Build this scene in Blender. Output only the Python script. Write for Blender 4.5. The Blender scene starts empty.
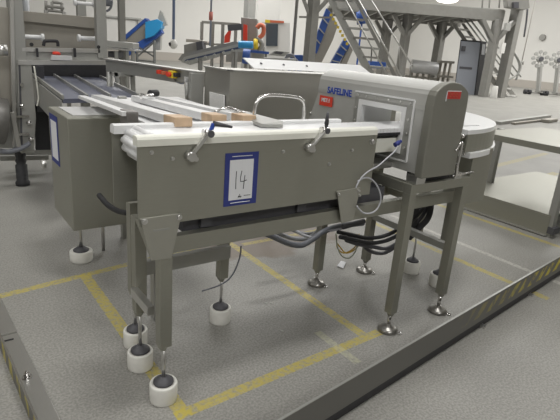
import bpy, bmesh, math, random
from mathutils import Vector, Matrix
random.seed(7)
S = bpy.context.scene
C = S.collection
# ------------------------------------------------------------------ camera
F, PITCH, ROLL, YAW, H = 495.6, 0.3153, 0.0793, 0.6436, 1.45
_f = Vector((math.sin(YAW)*math.cos(PITCH), math.cos(YAW)*math.cos(PITCH), -math.sin(PITCH)))
_r = Vector((math.cos(YAW), -math.sin(YAW), 0)); _u = _r.cross(_f)
RT = _r*math.cos(ROLL) + _u*math.sin(ROLL)
UP = -_r*math.sin(ROLL) + _u*math.cos(ROLL)
HF = Vector((math.sin(YAW), math.cos(YAW), 0)); HR = Vector((math.cos(YAW), -math.sin(YAW), 0))
O = Vector((0, 0, H))
cam_d = bpy.data.cameras.new('camera'); cam = bpy.data.objects.new('camera', cam_d); C.objects.link(cam)
cam_d.sensor_width = 36; cam_d.lens = F/560*36; cam_d.clip_end = 300; cam_d.clip_start = 0.05
m = Matrix((RT, UP, -_f)).transposed().to_4x4(); m.translation = O; cam.matrix_world = m
S.camera = cam
# surveying helpers: points of the place measured along sight lines
def ray(px, py): return RT*((px-280)/F) - UP*((py-210)/F) + _f
def OZ(px, py, z=0.0): d = ray(px, py); return O + d*((z-H)/d.z)
def OY(px, py, y): d = ray(px, py); return O + d*(y/d.y)
def OX(px, py, x): d = ray(px, py); return O + d*(x/d.x)
def AT(px, py, D): d = ray(px, py); return O + d*(D/d.dot(HF))
def pix(p):
    v = Vector(p)-O; c = v.dot(_f); return 280+F*v.dot(RT)/c, 210-F*v.dot(UP)/c
def ZT(x, y, py):
    a, b = -1.0, 12.0
    for _ in range(40):
        m_ = (a+b)/2
        if pix((x, y, m_))[1] > py: a = m_
        else: b = m_
    return a
# ------------------------------------------------------------------ materials
def mat(name, col, rough=0.5, metal=0.0, noise=0.0, scale=20, stretch=(1,1,1), bump=0.0, emit=None, spec=0.5, rn=0.0, alpha=None):
    m = bpy.data.materials.new(name); m.use_nodes = True; nt = m.node_tree; b = nt.nodes['Principled BSDF']
    b.inputs['Base Color'].default_value = (*col, 1); b.inputs['Roughness'].default_value = rough
    b.inputs['Metallic'].default_value = metal; b.inputs['Specular IOR Level'].default_value = spec
    if noise or bump or rn:
        tc = nt.nodes.new('ShaderNodeTexCoord'); mp = nt.nodes.new('ShaderNodeMapping')
        mp.inputs['Scale'].default_value = stretch
        n = nt.nodes.new('ShaderNodeTexNoise'); n.inputs['Scale'].default_value = scale; n.inputs['Detail'].default_value = 5
        nt.links.new(tc.outputs['Object'], mp.inputs[0]); nt.links.new(mp.outputs[0], n.inputs['Vector'])
        if noise:
            mx = nt.nodes.new('ShaderNodeMix'); mx.data_type = 'RGBA'
            mx.inputs[6].default_value = (*[c*(1-noise) for c in col], 1); mx.inputs[7].default_value = (*[min(1, c*(1+noise)) for c in col], 1)
            nt.links.new(n.outputs['Fac'], mx.inputs[0]); nt.links.new(mx.outputs[2], b.inputs['Base Color'])
        if rn:
            mr = nt.nodes.new('ShaderNodeMapRange'); mr.inputs[3].default_value = rough-rn; mr.inputs[4].default_value = rough+rn
            nt.links.new(n.outputs['Fac'], mr.inputs[0]); nt.links.new(mr.outputs[0], b.inputs['Roughness'])
        if bump:
            bp = nt.nodes.new('ShaderNodeBump'); bp.inputs['Strength'].default_value = bump; bp.inputs['Distance'].default_value = 0.01
            nt.links.new(n.outputs['Fac'], bp.inputs['Height']); nt.links.new(bp.outputs[0], b.inputs['Normal'])
    if emit: b.inputs['Emission Color'].default_value = (*emit[:3], 1); b.inputs['Emission Strength'].default_value = emit[3]
    return m
SS = mat('brushed_stainless', (.355,.352,.305), .44, .6, .04, 30, (1,1,6))
SSB = mat('bright_stainless', (.64,.635,.62), .30, .9, .03, 25, (6,1,1))
SSG = mat('guard_stainless', (.46,.45,.42), .34, .85, .03, 8, (1,1,2))
SSM = mat('satin_grey_steel', (.42,.42,.40), .5, .6, .05, 20)
SSC = mat('cap_stainless', (.26,.257,.225), .5, .4, .04, 20)
CHR = mat('polished_steel', (.72,.71,.7), .18, 1.0, .05, 30)
WPL = mat('white_plastic', (.82,.825,.83), .38, 0, .02, 30)
CRM = mat('cream_plastic', (.86,.86,.78), .45, 0, .04, 30)
TAN = mat('worn_tan_plastic', (.58,.42,.28), .6, 0, .35, 18)
PAP = mat('white_paper', (.82,.83,.86), .7)
BLU = mat('navy_card', (.035,.05,.24), .6)
BLT = mat('blue_lettering', (.02,.07,.42), .5)
RED = mat('red_sticker', (.78,.06,.03), .5)
RDD = mat('dull_red_sticker', (.55,.05,.04), .5)
INK = mat('black_ink', (.02,.02,.025), .6)
BLK = mat('black_rubber', (.03,.03,.033), .6, 0, .3, 40)
DKG = mat('dark_grey_plastic', (.09,.09,.10), .5)
PUK = mat('white_puck', (.80,.79,.74), .55, 0, .12, 25, bump=.1)
GRB = mat('grey_hose', (.20,.21,.24), .45, 0, .15, 30)
WCB = mat('white_cable', (.55,.56,.60), .45)
YCB = mat('yellow_cable', (.60,.38,.06), .5)
BELT = mat('blue_grey_belt', (.15,.16,.215), .4, .1, .15, 60, (1,8,1))
LPL = mat('pale_plate', (.74,.74,.74), .35, .25, .06, 15)
CYB = mat('cyan_blue_plastic', (.03,.30,.62), .4)
RYB = mat('royal_blue_belt', (.03,.09,.34), .45, 0, .15, 12)
GAL = mat('galvanised_steel', (.31,.305,.285), .5, .35, .12, 6)
GLT = mat('light_galvanised_steel', (.42,.42,.40), .5, .35, .1, 6)
SCR = mat('dark_screen', (.07,.085,.10), .25)
CAB = mat('blue_grey_door', (.31,.33,.375), .5, .1)
BRK = mat('buff_steel', (.36,.34,.30), .5, .45, .08, 10)
YEL = mat('yellow_plastic', (.78,.58,.04), .5)
HZY = mat('hazard_yellow', (.60,.52,.08), .6, 0, .3, 30)
GLD = mat('pale_duct', (.72,.71,.68), .5)
ORG = mat('orange_red_plastic', (.62,.16,.08), .5)
def wall_mat(name, col):
    m = mat(name, col, .7, 0, .03, .6); return m
WALL = wall_mat('painted_wall', (.69,.68,.65)); CEIL = wall_mat('ceiling_panel', (.7,.69,.66)); SKIRT = wall_mat('wall_kerb', (.42,.39,.35))
CREAMW = wall_mat('cream_panel', (.78,.77,.74))
def floor_mat():
    m = bpy.data.materials.new('resin_floor'); m.use_nodes = True; nt = m.node_tree; b = nt.nodes['Principled BSDF']
    N = lambda t: nt.nodes.new(t); L = nt.links.new
    tc = N('ShaderNodeTexCoord'); sep = N('ShaderNodeSeparateXYZ'); L(tc.outputs['Object'], sep.inputs[0])
    def noise(s, d=4):
        n = N('ShaderNodeTexNoise'); n.inputs['Scale'].default_value = s; n.inputs['Detail'].default_value = d; L(tc.outputs['Object'], n.inputs['Vector']); return n.outputs['Fac']
    def val(v): return v
    def M(op, a, c=None, clamp=False):
        x = N('ShaderNodeMath'); x.operation = op; x.use_clamp = clamp
        for i, v in enumerate((a, c)):
            if v is None: continue
            if isinstance(v, (int, float)): x.inputs[i].default_value = v
            else: L(v, x.inputs[i])
        return x.outputs[0]
    def ramp(src, p0, c0, p1, c1):
        r = N('ShaderNodeValToRGB'); r.color_ramp.elements[0].position = p0; r.color_ramp.elements[0].color = (*c0, 1)
        r.color_ramp.elements[1].position = p1; r.color_ramp.elements[1].color = (*c1, 1); L(src, r.inputs[0]); return r.outputs[0]
    def mix(fac, a, c):
        x = N('ShaderNodeMix'); x.data_type = 'RGBA'
        if isinstance(fac, (int, float)): x.inputs[0].default_value = fac
        else: L(fac, x.inputs[0])
        for i, v in ((6, a), (7, c)):
            if isinstance(v, tuple): x.inputs[i].default_value = (*v, 1)
            else: L(v, x.inputs[i])
        return x.outputs[2]
    base = ramp(noise(1.3, 6), .3, (.262,.256,.236), .7, (.325,.318,.294))
    speck = ramp(noise(95, 3), .38, (.70,.70,.70), .62, (1.25,1.25,1.25))
    mm = N('ShaderNodeMix'); mm.data_type = 'RGBA'; mm.blend_type = 'MULTIPLY'; mm.inputs[0].default_value = .6; L(base, mm.inputs[6]); L(speck, mm.inputs[7])
    col = mm.outputs[2]
    X, Y = sep.outputs[0], sep.outputs[1]
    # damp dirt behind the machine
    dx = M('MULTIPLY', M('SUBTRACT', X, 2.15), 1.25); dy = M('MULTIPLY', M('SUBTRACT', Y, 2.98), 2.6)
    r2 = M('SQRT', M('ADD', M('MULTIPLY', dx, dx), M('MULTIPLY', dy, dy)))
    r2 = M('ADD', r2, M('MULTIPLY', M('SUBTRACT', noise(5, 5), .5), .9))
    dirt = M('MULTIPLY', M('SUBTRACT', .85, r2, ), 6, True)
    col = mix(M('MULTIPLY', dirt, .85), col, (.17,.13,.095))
    worn = M('MULTIPLY', M('SUBTRACT', noise(45, 5), .30), 4, True)
    def line(col, x0, x1, y0, y1, color=(.50,.41,.07), k=.82, skx=0, sky=0):
        # skx: shift of x per metre of y ; sky: shift of y per metre of x
        xx = M('SUBTRACT', X, M('MULTIPLY', M('SUBTRACT', Y, y0), skx)) if skx else X
        yy = M('SUBTRACT', Y, M('MULTIPLY', M('SUBTRACT', X, x0), sky)) if sky else Y
        f = M('MULTIPLY', M('MULTIPLY', M('GREATER_THAN', xx, x0), M('LESS_THAN', xx, x1)), M('MULTIPLY', M('GREATER_THAN', yy, y0), M('LESS_THAN', yy, y1)))
        return mix(M('MULTIPLY', M('MULTIPLY', f, worn), k), col, color)
    W = .056
    col = line(col, .70, .765, 1.50, 2.98)                       # along the near left legs
    col = line(col, -.6, 1.9, 2.765, 2.765+W, k=.75, sky=.13)
    col = line(col, .70, 1.93, 1.50, 1.50+W, sky=.035)
    col = line(col, 1.80, 1.80+W, 1.60, 3.05)
    col = line(col, 1.60, 1.60+.045, 1.42, 1.74, (.55,.54,.36), .5)
    col = line(col, 3.23, 3.29, 1.30, 3.0, k=.72)
    col = line(col, 3.57, 3.62, 1.30, 3.0, (.60,.585,.54), .6)
    col = line(col, 1.9, 3.3, 2.95, 3.0, k=.7)
    col = line(col, 4.34, 4.40, 1.2, 3.6, k=.72)
    col = line(col, 3.80, 4.9, 1.10, 1.17, k=.8)
    col = line(col, 6.1, 7.6, 3.10, 3.22, k=.55, sky=.15)
    col = line(col, 6.6, 9.2, 3.9, 4.02, k=.45, sky=.15)
    L(col, b.inputs['Base Color'])
    mr = N('ShaderNodeMapRange'); mr.inputs[3].default_value = .45; mr.inputs[4].default_value = .58; L(noise(3), mr.inputs[0]); L(mr.outputs[0], b.inputs['Roughness'])
    b.inputs['Specular IOR Level'].default_value = .5; b.inputs['Coat Weight'].default_value = 0.0; b.inputs['Coat Roughness'].default_value = .2
    bp = N('ShaderNodeBump'); bp.inputs['Strength'].default_value = .25; bp.inputs['Distance'].default_value = .004; L(noise(140, 3), bp.inputs['Height']); L(bp.outputs[0], b.inputs['Normal'])
    return m
FLOOR = floor_mat()
def hazard_mat(n_axis):
    m = bpy.data.materials.new('worn_hazard_kerb'); m.use_nodes = True; nt = m.node_tree; b = nt.nodes['Principled BSDF']
    N = lambda t: nt.nodes.new(t); L = nt.links.new
    b.inputs['Roughness'].default_value = .5
    tc = N('ShaderNodeTexCoord'); sep = N('ShaderNodeSeparateXYZ'); L(tc.outputs['Object'], sep.inputs[0])
    def M(op, a, c=None, clamp=False):
        x = N('ShaderNodeMath'); x.operation = op; x.use_clamp = clamp
        for i, v in enumerate((a, c)):
            if v is None: continue
            if isinstance(v, (int, float)): x.inputs[i].default_value = v
            else: L(v, x.inputs[i])
        return x.outputs[0]
    A = sep.outputs[n_axis]; Z = sep.outputs[2]
    n = N('ShaderNodeTexNoise'); n.inputs['Scale'].default_value = 14; n.inputs['Detail'].default_value = 5; L(tc.outputs['Object'], n.inputs['Vector'])
    st = M('GREATER_THAN', M('FRACT', M('ADD', M('MULTIPLY', A, 7.0), M('MULTIPLY', Z, -7.0))), .5)
    if n_axis == 0:
        amount = M('MULTIPLY', M('MULTIPLY', M('ADD', A, .35), .8, True), M('GREATER_THAN', Z, .09))
        lo = M('LESS_THAN', Z, .172)
        amount = M('MULTIPLY', amount, lo)
    else:
        amount = M('ADD', .75, 0)
        st = M('GREATER_THAN', M('FRACT', M('MULTIPLY', A, 7.0)), .55)
    w = M('MULTIPLY', M('SUBTRACT', n.outputs['Fac'], .40), 9, True)
    x = N('ShaderNodeMix'); x.data_type = 'RGBA'; x.inputs[6].default_value = (.16,.157,.145, 1); x.inputs[7].default_value = (.62,.53,.07, 1)
    L(M('MULTIPLY', M('MULTIPLY', st, amount), w), x.inputs[0]); L(x.outputs[2], b.inputs['Base Color'])
    b.inputs['Metallic'].default_value = .25
    return m
HZX, HZB = hazard_mat(0), hazard_mat(1)
# ------------------------------------------------------------------ mesh helpers
def bx(bm, a, b, rot=None):
    a = Vector(a); b = Vector(b); c = (a+b)/2; s = Vector([abs(v) for v in (b-a)])
    r = bmesh.ops.create_cube(bm, size=1, matrix=Matrix.Translation(c) @ (rot or Matrix()) @ Matrix.Diagonal((*s, 1)))
    return r['verts']
def frame_of(d, up=Vector((0,0,1))):
    d = d.normalized(); 
    if abs(d.dot(up)) > .98: up = Vector((0,1,0))
    x = d.cross(up).normalized(); y = x.cross(d).normalized(); return x, y, d
def beam(bm, p, q, w, h, up=Vector((0,0,1))):
    p = Vector(p); q = Vector(q); x, y, d = frame_of(q-p, up); L_ = (q-p).length
    m_ = Matrix((x, y, d)).transposed().to_4x4(); m_.translation = (p+q)/2
    bmesh.ops.create_cube(bm, size=1, matrix=m_ @ Matrix.Diagonal((w, h, L_, 1)))
def cyl(bm, p, q, r1, r2=None, n=20):
    p = Vector(p); q = Vector(q); x, y, d = frame_of(q-p); m_ = Matrix((x, y, d)).transposed().to_4x4(); m_.translation = (p+q)/2
    r = bmesh.ops.create_cone(bm, cap_ends=True, segments=n, radius1=r1, radius2=r1 if r2 is None else r2, depth=(q-p).length, matrix=m_)
    for v in r['verts']:
        for f in v.link_faces:
            if len(f.verts) == 4: f.smooth = True
def lathe(bm, c, prof, n=24, axis=None):
    c = Vector(c); rings = []
    for r, z in prof: rings.append([bm.verts.new(c+Vector((r*math.cos(2*math.pi*i/n), r*math.sin(2*math.pi*i/n), z))) for i in range(n)])
    for a, b in zip(rings, rings[1:]):
        for i in range(n):
            f = bm.faces.new((a[i], a[(i+1)%n], b[(i+1)%n], b[i])); f.smooth = True
    bm.faces.new(rings[0][::-1]); bm.faces.new(rings[-1])
def smooth_path(pts, n=6, closed=False):
    pts = [Vector(p) for p in pts]; out = []; k = len(pts)
    rng = range(k if closed else k-1)
    for i in rng:
        g = (lambda j: pts[j % k]) if closed else (lambda j: pts[max(0, min(k-1, j))])
        a, b, c, d = g(i-1), g(i), g(i+1), g(i+2)
        for s in range(n):
            t = s/n; out.append(.5*((2*b)+(c-a)*t+(2*a-5*b+4*c-d)*t*t+(3*b-a-3*c+d)*t**3))
    if not closed: out.append(pts[-1])
    return out
def tube(bm, pts, r, n=8, smooth=True, closed=False):
    P = smooth_path(pts, 6, closed) if smooth else [Vector(p) for p in pts]; rings = []; prev = None; k = len(P)
    for i, p in enumerate(P):
        if closed: d = P[(i+1) % k]-P[i-1]
        else: d = P[min(i+1, k-1)]-P[max(i-1, 0)]
        d.normalize()
        if prev is None: x, y, _ = frame_of(d)
        else:
            x = (prev-d*prev.dot(d)).normalized(); y = x.cross(d)
        prev = x; y = d.cross(x)
        rings.append([bm.verts.new(p+x*r*math.cos(2*math.pi*j/n)+y*r*math.sin(2*math.pi*j/n)) for j in range(n)])
    prs = list(zip(rings, rings[1:])) + ([(rings[-1], rings[0])] if closed else [])
    for a, b in prs:
        for j in range(n):
            f = bm.faces.new((a[j], a[(j+1)%n], b[(j+1)%n], b[j])); f.smooth = True
    if not closed: bm.faces.new(rings[0][::-1]); bm.faces.new(rings[-1])
def prism(bm, poly, off, smooth=False):
    """poly: 3D points of a planar outline, off: extrusion vector"""
    off = Vector(off); a = [bm.verts.new(Vector(p)) for p in poly]; b = [bm.verts.new(Vector(p)+off) for p in poly]; n = len(a)
    bm.faces.new(a); bm.faces.new(b[::-1])
    for i in range(n):
        f = bm.faces.new((a[i], b[i], b[(i+1)%n], a[(i+1)%n])); f.smooth = smooth
def uni(name, label, cat, group=None, kind=None, ob=None, loc=None):
    ob['label'] = label; ob['category'] = cat
    if group: ob['group'] = group
    if kind: ob['kind'] = kind
def thing(name, label, cat, loc=(0,0,0), group=None):
    o = bpy.data.objects.new(name, None); C.objects.link(o); o.location = loc; o.empty_display_size = .1
    uni(name, label, cat, group, None, o); return o
def root_of(o):
    v = Vector((0,0,0))
    while o is not None: v += o.location; o = o.parent
    return v
def part(name, fn, m, parent=None, bevel=0.0, label=None, kind=None):
    bm = bmesh.new(); fn(bm)
    bmesh.ops.recalc_face_normals(bm, faces=bm.faces)
    me = bpy.data.meshes.new(name); bm.to_mesh(me); bm.free()
    if bevel:
        pass
    o = bpy.data.objects.new(name, me); C.objects.link(o)
    base = root_of(parent) if parent is not None else Vector((0,0,0))
    me.transform(Matrix.Translation(-base)); o.parent = parent
    me.materials.append(m)
    if bevel:
        b = o.modifiers.new('bevel', 'BEVEL'); b.width = bevel; b.segments = 2; b.limit_method = 'ANGLE'; b.angle_limit = .7
    if label: o['label'] = label
    if kind: o['kind'] = kind
    return o
def single(name, fn, m, label, cat, group=None, bevel=0.0):
    o = part(name, fn, m, None, bevel); uni(name, label, cat, group, None, o)
    # put the origin at the base
    me = o.data; xs = [v.co for v in me.vertices]
    c = Vector((sum(v.x for v in xs)/len(xs), sum(v.y for v in xs)/len(xs), min(v.z for v in xs)))
    if m not in (HZX, HZB): me.transform(Matrix.Translation(-c)); o.location = c
    return o
def structure(name, fn, m):
    o = part(name, fn, m); o['kind'] = 'structure'; return o
def copy_thing(r, off, label, group=None):
    c = r.copy(); C.objects.link(c); c.location = r.location+Vector(off); c['label'] = label
    if group: c['group'] = group
    for ch in list(r.children):
        d = ch.copy(); C.objects.link(d); d.parent = c
        for g in list(ch.children):
            e = g.copy(); C.objects.link(e); e.parent = d
    return c
def text_mesh(body, size, m, name, parent, origin, xdir, ydir, bold=0.0, extr=.0006, shear=0):
    cu = bpy.data.curves.new(name, 'FONT'); cu.body = body; cu.size = size; cu.extrude = extr; cu.offset = bold; cu.shear = shear
    cu.align_x = 'CENTER'; cu.align_y = 'CENTER'
    t = bpy.data.objects.new(name, cu); C.objects.link(t)
    bpy.context.view_layer.update()
    me = bpy.data.meshes.new_from_object(t.evaluated_get(bpy.context.evaluated_depsgraph_get()))
    bpy.data.objects.remove(t); bpy.data.curves.remove(cu)
    x = Vector(xdir).normalized(); y = Vector(ydir).normalized(); z = x.cross(y)
    m_ = Matrix((x, y, z)).transposed().to_4x4(); m_.translation = Vector(origin)-root_of(parent)
    me.transform(m_); me.materials.clear(); me.materials.append(m)
    o = bpy.data.objects.new(name, me); C.objects.link(o); o.parent = parent; return o
BX = lambda a, b: (lambda bm: bx(bm, a, b))
BM = lambda p, q, w, h: (lambda bm: beam(bm, p, q, w, h))
CY = lambda p, q, r, r2=None, n=20: (lambda bm: cyl(bm, p, q, r, r2, n))
TB = lambda pts, r, n=8, s=True, c=False: (lambda bm: tube(bm, pts, r, n, s, c))
# ------------------------------------------------------------------ the room
XA, XB, YA, YB, ZC = -14, 37.5, -9, 34.5, 9.5
structure('floor', BX((XA, YA, -.2), (XB, YB, 0)), FLOOR)
structure('ceiling', BX((XA, YA, ZC), (XB, YB, ZC+.2)), CEIL)
structure('wall_back', BX((XA, YB, 0), (XB, YB+.3, ZC)), WALL)
structure('wall_right', BX((XB, YA, 0), (XB+.3, YB, ZC)), WALL)
structure('wall_left', BX((XA-.3, YA, 0), (XA, YB, ZC)), WALL)
structure('wall_front', BX((XA, YA-.3, 0), (XB, YA, ZC)), WALL)
structure('baseboard_back', BX((XA, YB-.25, 0), (XB-.25, YB, .55)), SKIRT)
structure('baseboard_right', BX((XB-.25, YA, 0), (XB, YB, .55)), SKIRT)
# ------------------------------------------------------------------ belt conveyor carrying the paper sign
cv = thing('belt_conveyor', 'long stainless belt conveyor with white belt running through the metal detector, on white puck feet', 'conveyor', (1.2, 1.78, 0))
YF, YR = 1.63, 1.905
X0, X1 = .595, 1.765
part('front_panel', BX((X0, YF, .798), (X1, YF+.006, 1.108)), SS, cv)
part('rear_panel', BX((X0, YR-.006, .81), (X1+.2, YR, 1.108)), SS, cv)
def lip(y0, y1, x0, x1):
    def fn(bm):
        prof = [(0,1.094),(0,1.118),(.006,1.126),(.018,1.13),(.034,1.130),(.046,1.126),(.046,1.094)]
        s = 1 if y1 > y0 else -1
        prism(bm, [(x0, y0+s*a*abs(y1-y0)/.046, z) for a, z in prof], (x1-x0, 0, 0))
    return fn
part('edge_strip', lip(YF-.010, YF+.036, X0-.003, X1-.01), CRM, cv, .001, 'cream near edge strip')
part('edge_strip', lip(YR+.008, YR-.038, X0-.003, X1-.02), WPL, cv, .001, 'white far edge strip')
# belt : ribbed, with its return nose hanging out at the left end
def belt_fn(bm):
    y0, y1 = YF+.02, YR-.03
    prof = [(1.75,1.112), (X0+.10,1.112)]
    # scalloped nose
    cx, cz, R_ = X0+.088, 1.062, .052
    for i in range(0, 25):
        a = math.radians(90+i*180/24); r_ = R_*(1+.10*abs(math.sin(i*math.pi/6)))
        prof.append((cx+r_*math.cos(a)*1.05, cz+r_*math.sin(a)))
    prof.append((1.75,1.010))
    prism(bm, [(px_, y0, pz_) for px_, pz_ in prof], (0, y1-y0, 0))
part('belt', belt_fn, WPL, cv, .0015)
part('belt', lambda bm: [bx(bm, (1.75+k*.025, YF+.04, 1.092), (1.772+k*.025, YR-.03, 1.112)) for k in range(36)] and bx(bm, (1.75, YF+.042, 1.092), (2.66, YR-.03, 1.108)), WPL, cv)
def belt_slats(bm):
    for i in range(5):
        a = math.radians(100+i*34); cx, cz = X0+.088, 1.062
        c = Vector((cx+.056*math.cos(a), 0, cz+.052*math.sin(a)))
        cyl(bm, (c.x, YF+.03, c.z), (c.x, YR-.04, c.z), .013, n=12)
part('belt_rib', belt_slats, WPL, cv)
def inner(bm):
    bx(bm, (X0+.14, YF+.02, .83), (X1, YR-.02, .99))
part('inner_housing', inner, SSM, cv)
part('belt_edge_guide', BX((1.77, 1.668, 1.078), (2.02, 1.676, 1.091)), BLK, cv, label='black strip under the belt edge')
part('slider_bed', BX((1.76, 1.69, .99), (2.6, 1.89, 1.06)), CRM, cv)
# frame
def frame_fn(bm):
    bx(bm, (.70, 1.645, .667), (2.68, 1.685, .735))
    bx(bm, (.70, 1.90, .667), (2.68, 1.94, .735))
    for x in (.9, 1.45, 2.2): bx(bm, (x, 1.685, .68), (x+.04, 1.90, .72))
part('frame_beam', frame_fn, SS, cv, .0015)
part('undertray', BX((.80, 1.70, .725), (1.95, 1.88, .800)), DKG, cv)
def clip(x): return lambda bm: (bx(bm, (x, 1.68, .74), (x+.05, 1.70, .79)))
for x in (.87, 1.36): part('roller_clip', clip(x), DKG, cv)
def leg(x, y, z0, z1, w=.05, m=SS, par=None):
    def fn(bm):
        bx(bm, (x-w/2, y-w/2, z0+.02), (x+w/2, y+w/2, z1))
        lathe(bm, (x, y, 0), [(.012, z0-.005), (.016, z0), (w*.62, z0+.021)], 4)
    return part('leg', fn, m, par, .0015)
def puck_foot(x, y, zr, par, hp=.085, rp=.058):
    part('levelling_rod', CY((x, y, hp), (x, y, zr), .008, n=12), SSB, par)
    part('foot_disc', lambda bm: lathe(bm, (x, y, 0), [(.042, hp), (.042, hp+.008), (.028, hp+.016), (.014, hp+.03)]), DKG, par, label='dark round foot')
    part('puck', lambda bm: lathe(bm, (x, y, 0), [(rp*.97, 0), (rp, .006), (rp, hp-.006), (rp*.95, hp), (rp*.76, hp), (rp*.74, hp-.006)]), PUK, par, label='white plastic floor puck')
q1, q2, q3 = OZ(163.5,398.5), OZ(140.5,366), OZ(220,320.5)
leg(q1.x, q1.y, .245, .70, par=cv); puck_foot(q1.x, q1.y, .26, cv)
leg(q2.x, q2.y, .27, .74, par=cv); puck_foot(q2.x, q2.y, .29, cv)
leg(q3.x, q3.y, .245, .70, par=cv); puck_foot(q3.x, q3.y, .27, cv)
print('feet', q1, q2, q3)
leg(2.735, 2.03, .27, .70, par=cv); puck_foot(2.735, 2.03, .30, cv)
leg(2.735, 1.80, .27, .70, par=cv); puck_foot(2.735, 1.80, .30, cv)
def lower(bm):
    bx(bm, (.72, 1.935, .445), (1.19, 1.975, .51)); bx(bm, (1.165, 1.93, .44), (1.215, 2.06, .70))
part('stretcher', lambda bm: bx(bm, (.725, 1.935, .445), (1.17, 1.97, .51)), SSM, cv, .001)
bar_ = part('stretcher', BM(OX(134,291,.668), OX(151,311,.672), .03, .04), SSB, cv, .001)
part('stretcher', lambda bm: bx(bm, (.685, 1.70, .70), (.725, 1.93, .735)), SS, cv, .001)
part('stretcher', lambda bm: bx(bm, (1.17, 1.90, .675), (1.215, 2.09, .71)), SSM, cv, .001)
def gusset(a, b, c, d, y, m=SS):
    # a..d pixel corners tl tr br bl on the plane Y=y
    def fn(bm):
        prism(bm, [OY(*p, y) for p in (a, b, c, d)], (0, -.004, 0))
        prism(bm, [OY(*p, y) for p in (a, b)]+[OY(*p, y)+Vector((0,.022,0)) for p in (b, a)], (0, 0, -.004))
    return fn
GPL = mat('gusset_stainless', (.42,.415,.37), .4, .6, .04, 30)
g1 = part('gusset_plate', gusset((140,219),(181.5,213),(171,258),(151,260.5), 1.624), GPL, cv, .001)
g2 = part('gusset_plate', gusset((336.5,191.5),(360,187.5),(352.5,220),(341,223), 1.624), GPL, cv, .001)
def bolt(p, r=.009, t=.010, n=6):
    p = Vector(p)
    def fn(bm):
        cyl(bm, p, p+Vector((0,-.003,0)), r*1.35, n=16); cyl(bm, p+Vector((0,-.003,0)), p+Vector((0,-t,0)), r, n=n)
    return fn
for q in ((144.5,221.5),(179,217)): part('bolt', bolt(OY(*q, 1.620)), SSB, g1)
part('stamp_mark', BM(OY(153,231,1.6195), OY(170,228.5,1.6195), .001, .007), SSM, g1)
for q in ((338.5,194),(358.5,190.5),(359,195)): part('bolt', bolt(OY(*q, 1.620), .006), SSB, g2)
def tri(bm): prism(bm, [(.66, 1.70, .745), (.655, 1.93, .745), (.66, 1.74, .60)], (.004, 0, 0))
part('corner_web', lambda bm: prism(bm, [(.674,1.71,.745),(.674,1.90,.745),(.674,1.71,.62)], (.005,0,0)), SS, cv)
for q in ((151.5,152.5),(172.5,158.5),(283,151.5),(329,164),(352,150)): part('rivet', bolt(OY(*q, YF), .006, .008), SSB, cv)
part('corner_bolt', bolt(OY(371.5,141.5, YF), .011, .016), SSB, cv)
# right hand end beyond the metal detector: a curved tail
AC, AR = Vector((2.40, 2.50, 0)), .935
def arc(r0, r1, z0, z1, a0=-90, a1=0, n=28):
    def fn(bm):
        P = []
        for i in range(n+1):
            a = math.radians(a0+(a1-a0)*i/n); P.append((AC.x+r1*math.cos(a), AC.y+r1*math.sin(a), z0))
        for i in range(n, -1, -1):
            a = math.radians(a0+(a1-a0)*i/n); P.append((AC.x+r0*math.cos(a), AC.y+r0*math.sin(a), z0))
        prism(bm, P, (0, 0, z1-z0))
    return fn
tail = part('curved_belt', arc(AR-.36, AR-.004, 1.075, 1.106), WPL, cv, .002, 'white curved belt at the far end')
part('curved_side', arc(AR-.012, AR, .985, 1.082, -90, 0), SS, cv)
part('curved_return', arc(AR-.06, AR+.014, .950, .982, -88, 0), WPL, cv, .002, 'cream strip under the curved side')
part('support_panel', BX((2.545, 1.60, .66), (2.735, 1.64, .985)), SS, cv, .002)
part('support_panel', BX((2.695, 1.641, .66), (2.735, 2.10, .985)), SS, cv, .002)
for q in ((463,136),(467.5,141),(464,153),(468,156)):
    part('knob', lambda bm, q=q: lathe(bm, OY(*q, 1.585), [(.006,-.012),(.012,-.006),(.012,.006),(.006,.012)], 10), CHR, cv)
# clamp arms on the front panel
def clamp(p0, p1, l0, l1):
    a, b = OY(*p0, YF-.012), OY(*p1, YF-.035)
    ar = part('clamp_arm', BM(a+Vector((0,-.004,0)), b, .030, .012), SSB, cv, .003)
    part('pivot_boss', CY((a.x, YF, a.z), (a.x, YF-.035, a.z), .019, .017), SSB, ar)
    part('pin', CY((a.x+.022, YF, a.z-.012), (a.x+.022, YF-.022, a.z-.012), .009), SSB, ar)
    part('collar', CY(b+Vector((-.022,0,.004)), b+Vector((.012,0,.004)), .013), CHR, ar)
    part('lever_hub', CY(b+Vector((.004,.016,0)), b+Vector((.004,-.016,0)), .013), DKG, ar, label='dark lever hub')
    c, d = OY(*l0, YF-.035), OY(*l1, YF-.045)
    part('lever_stem', TB([b+Vector((.004,0,.004)), (b+c)/2+Vector((.003,0,0)), c], .008), BLT if p0[0] < 250 else DKG, ar)
    part('lever_handle', CY(c, d, .010, .005, 12), DKG, ar, label='dark tapered handle')
clamp((190,156), (208.5,133.5), (213.5,123.5), (232,127))
clamp((309,147.5), (325,130.5), (326.5,124), (328,112))
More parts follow.
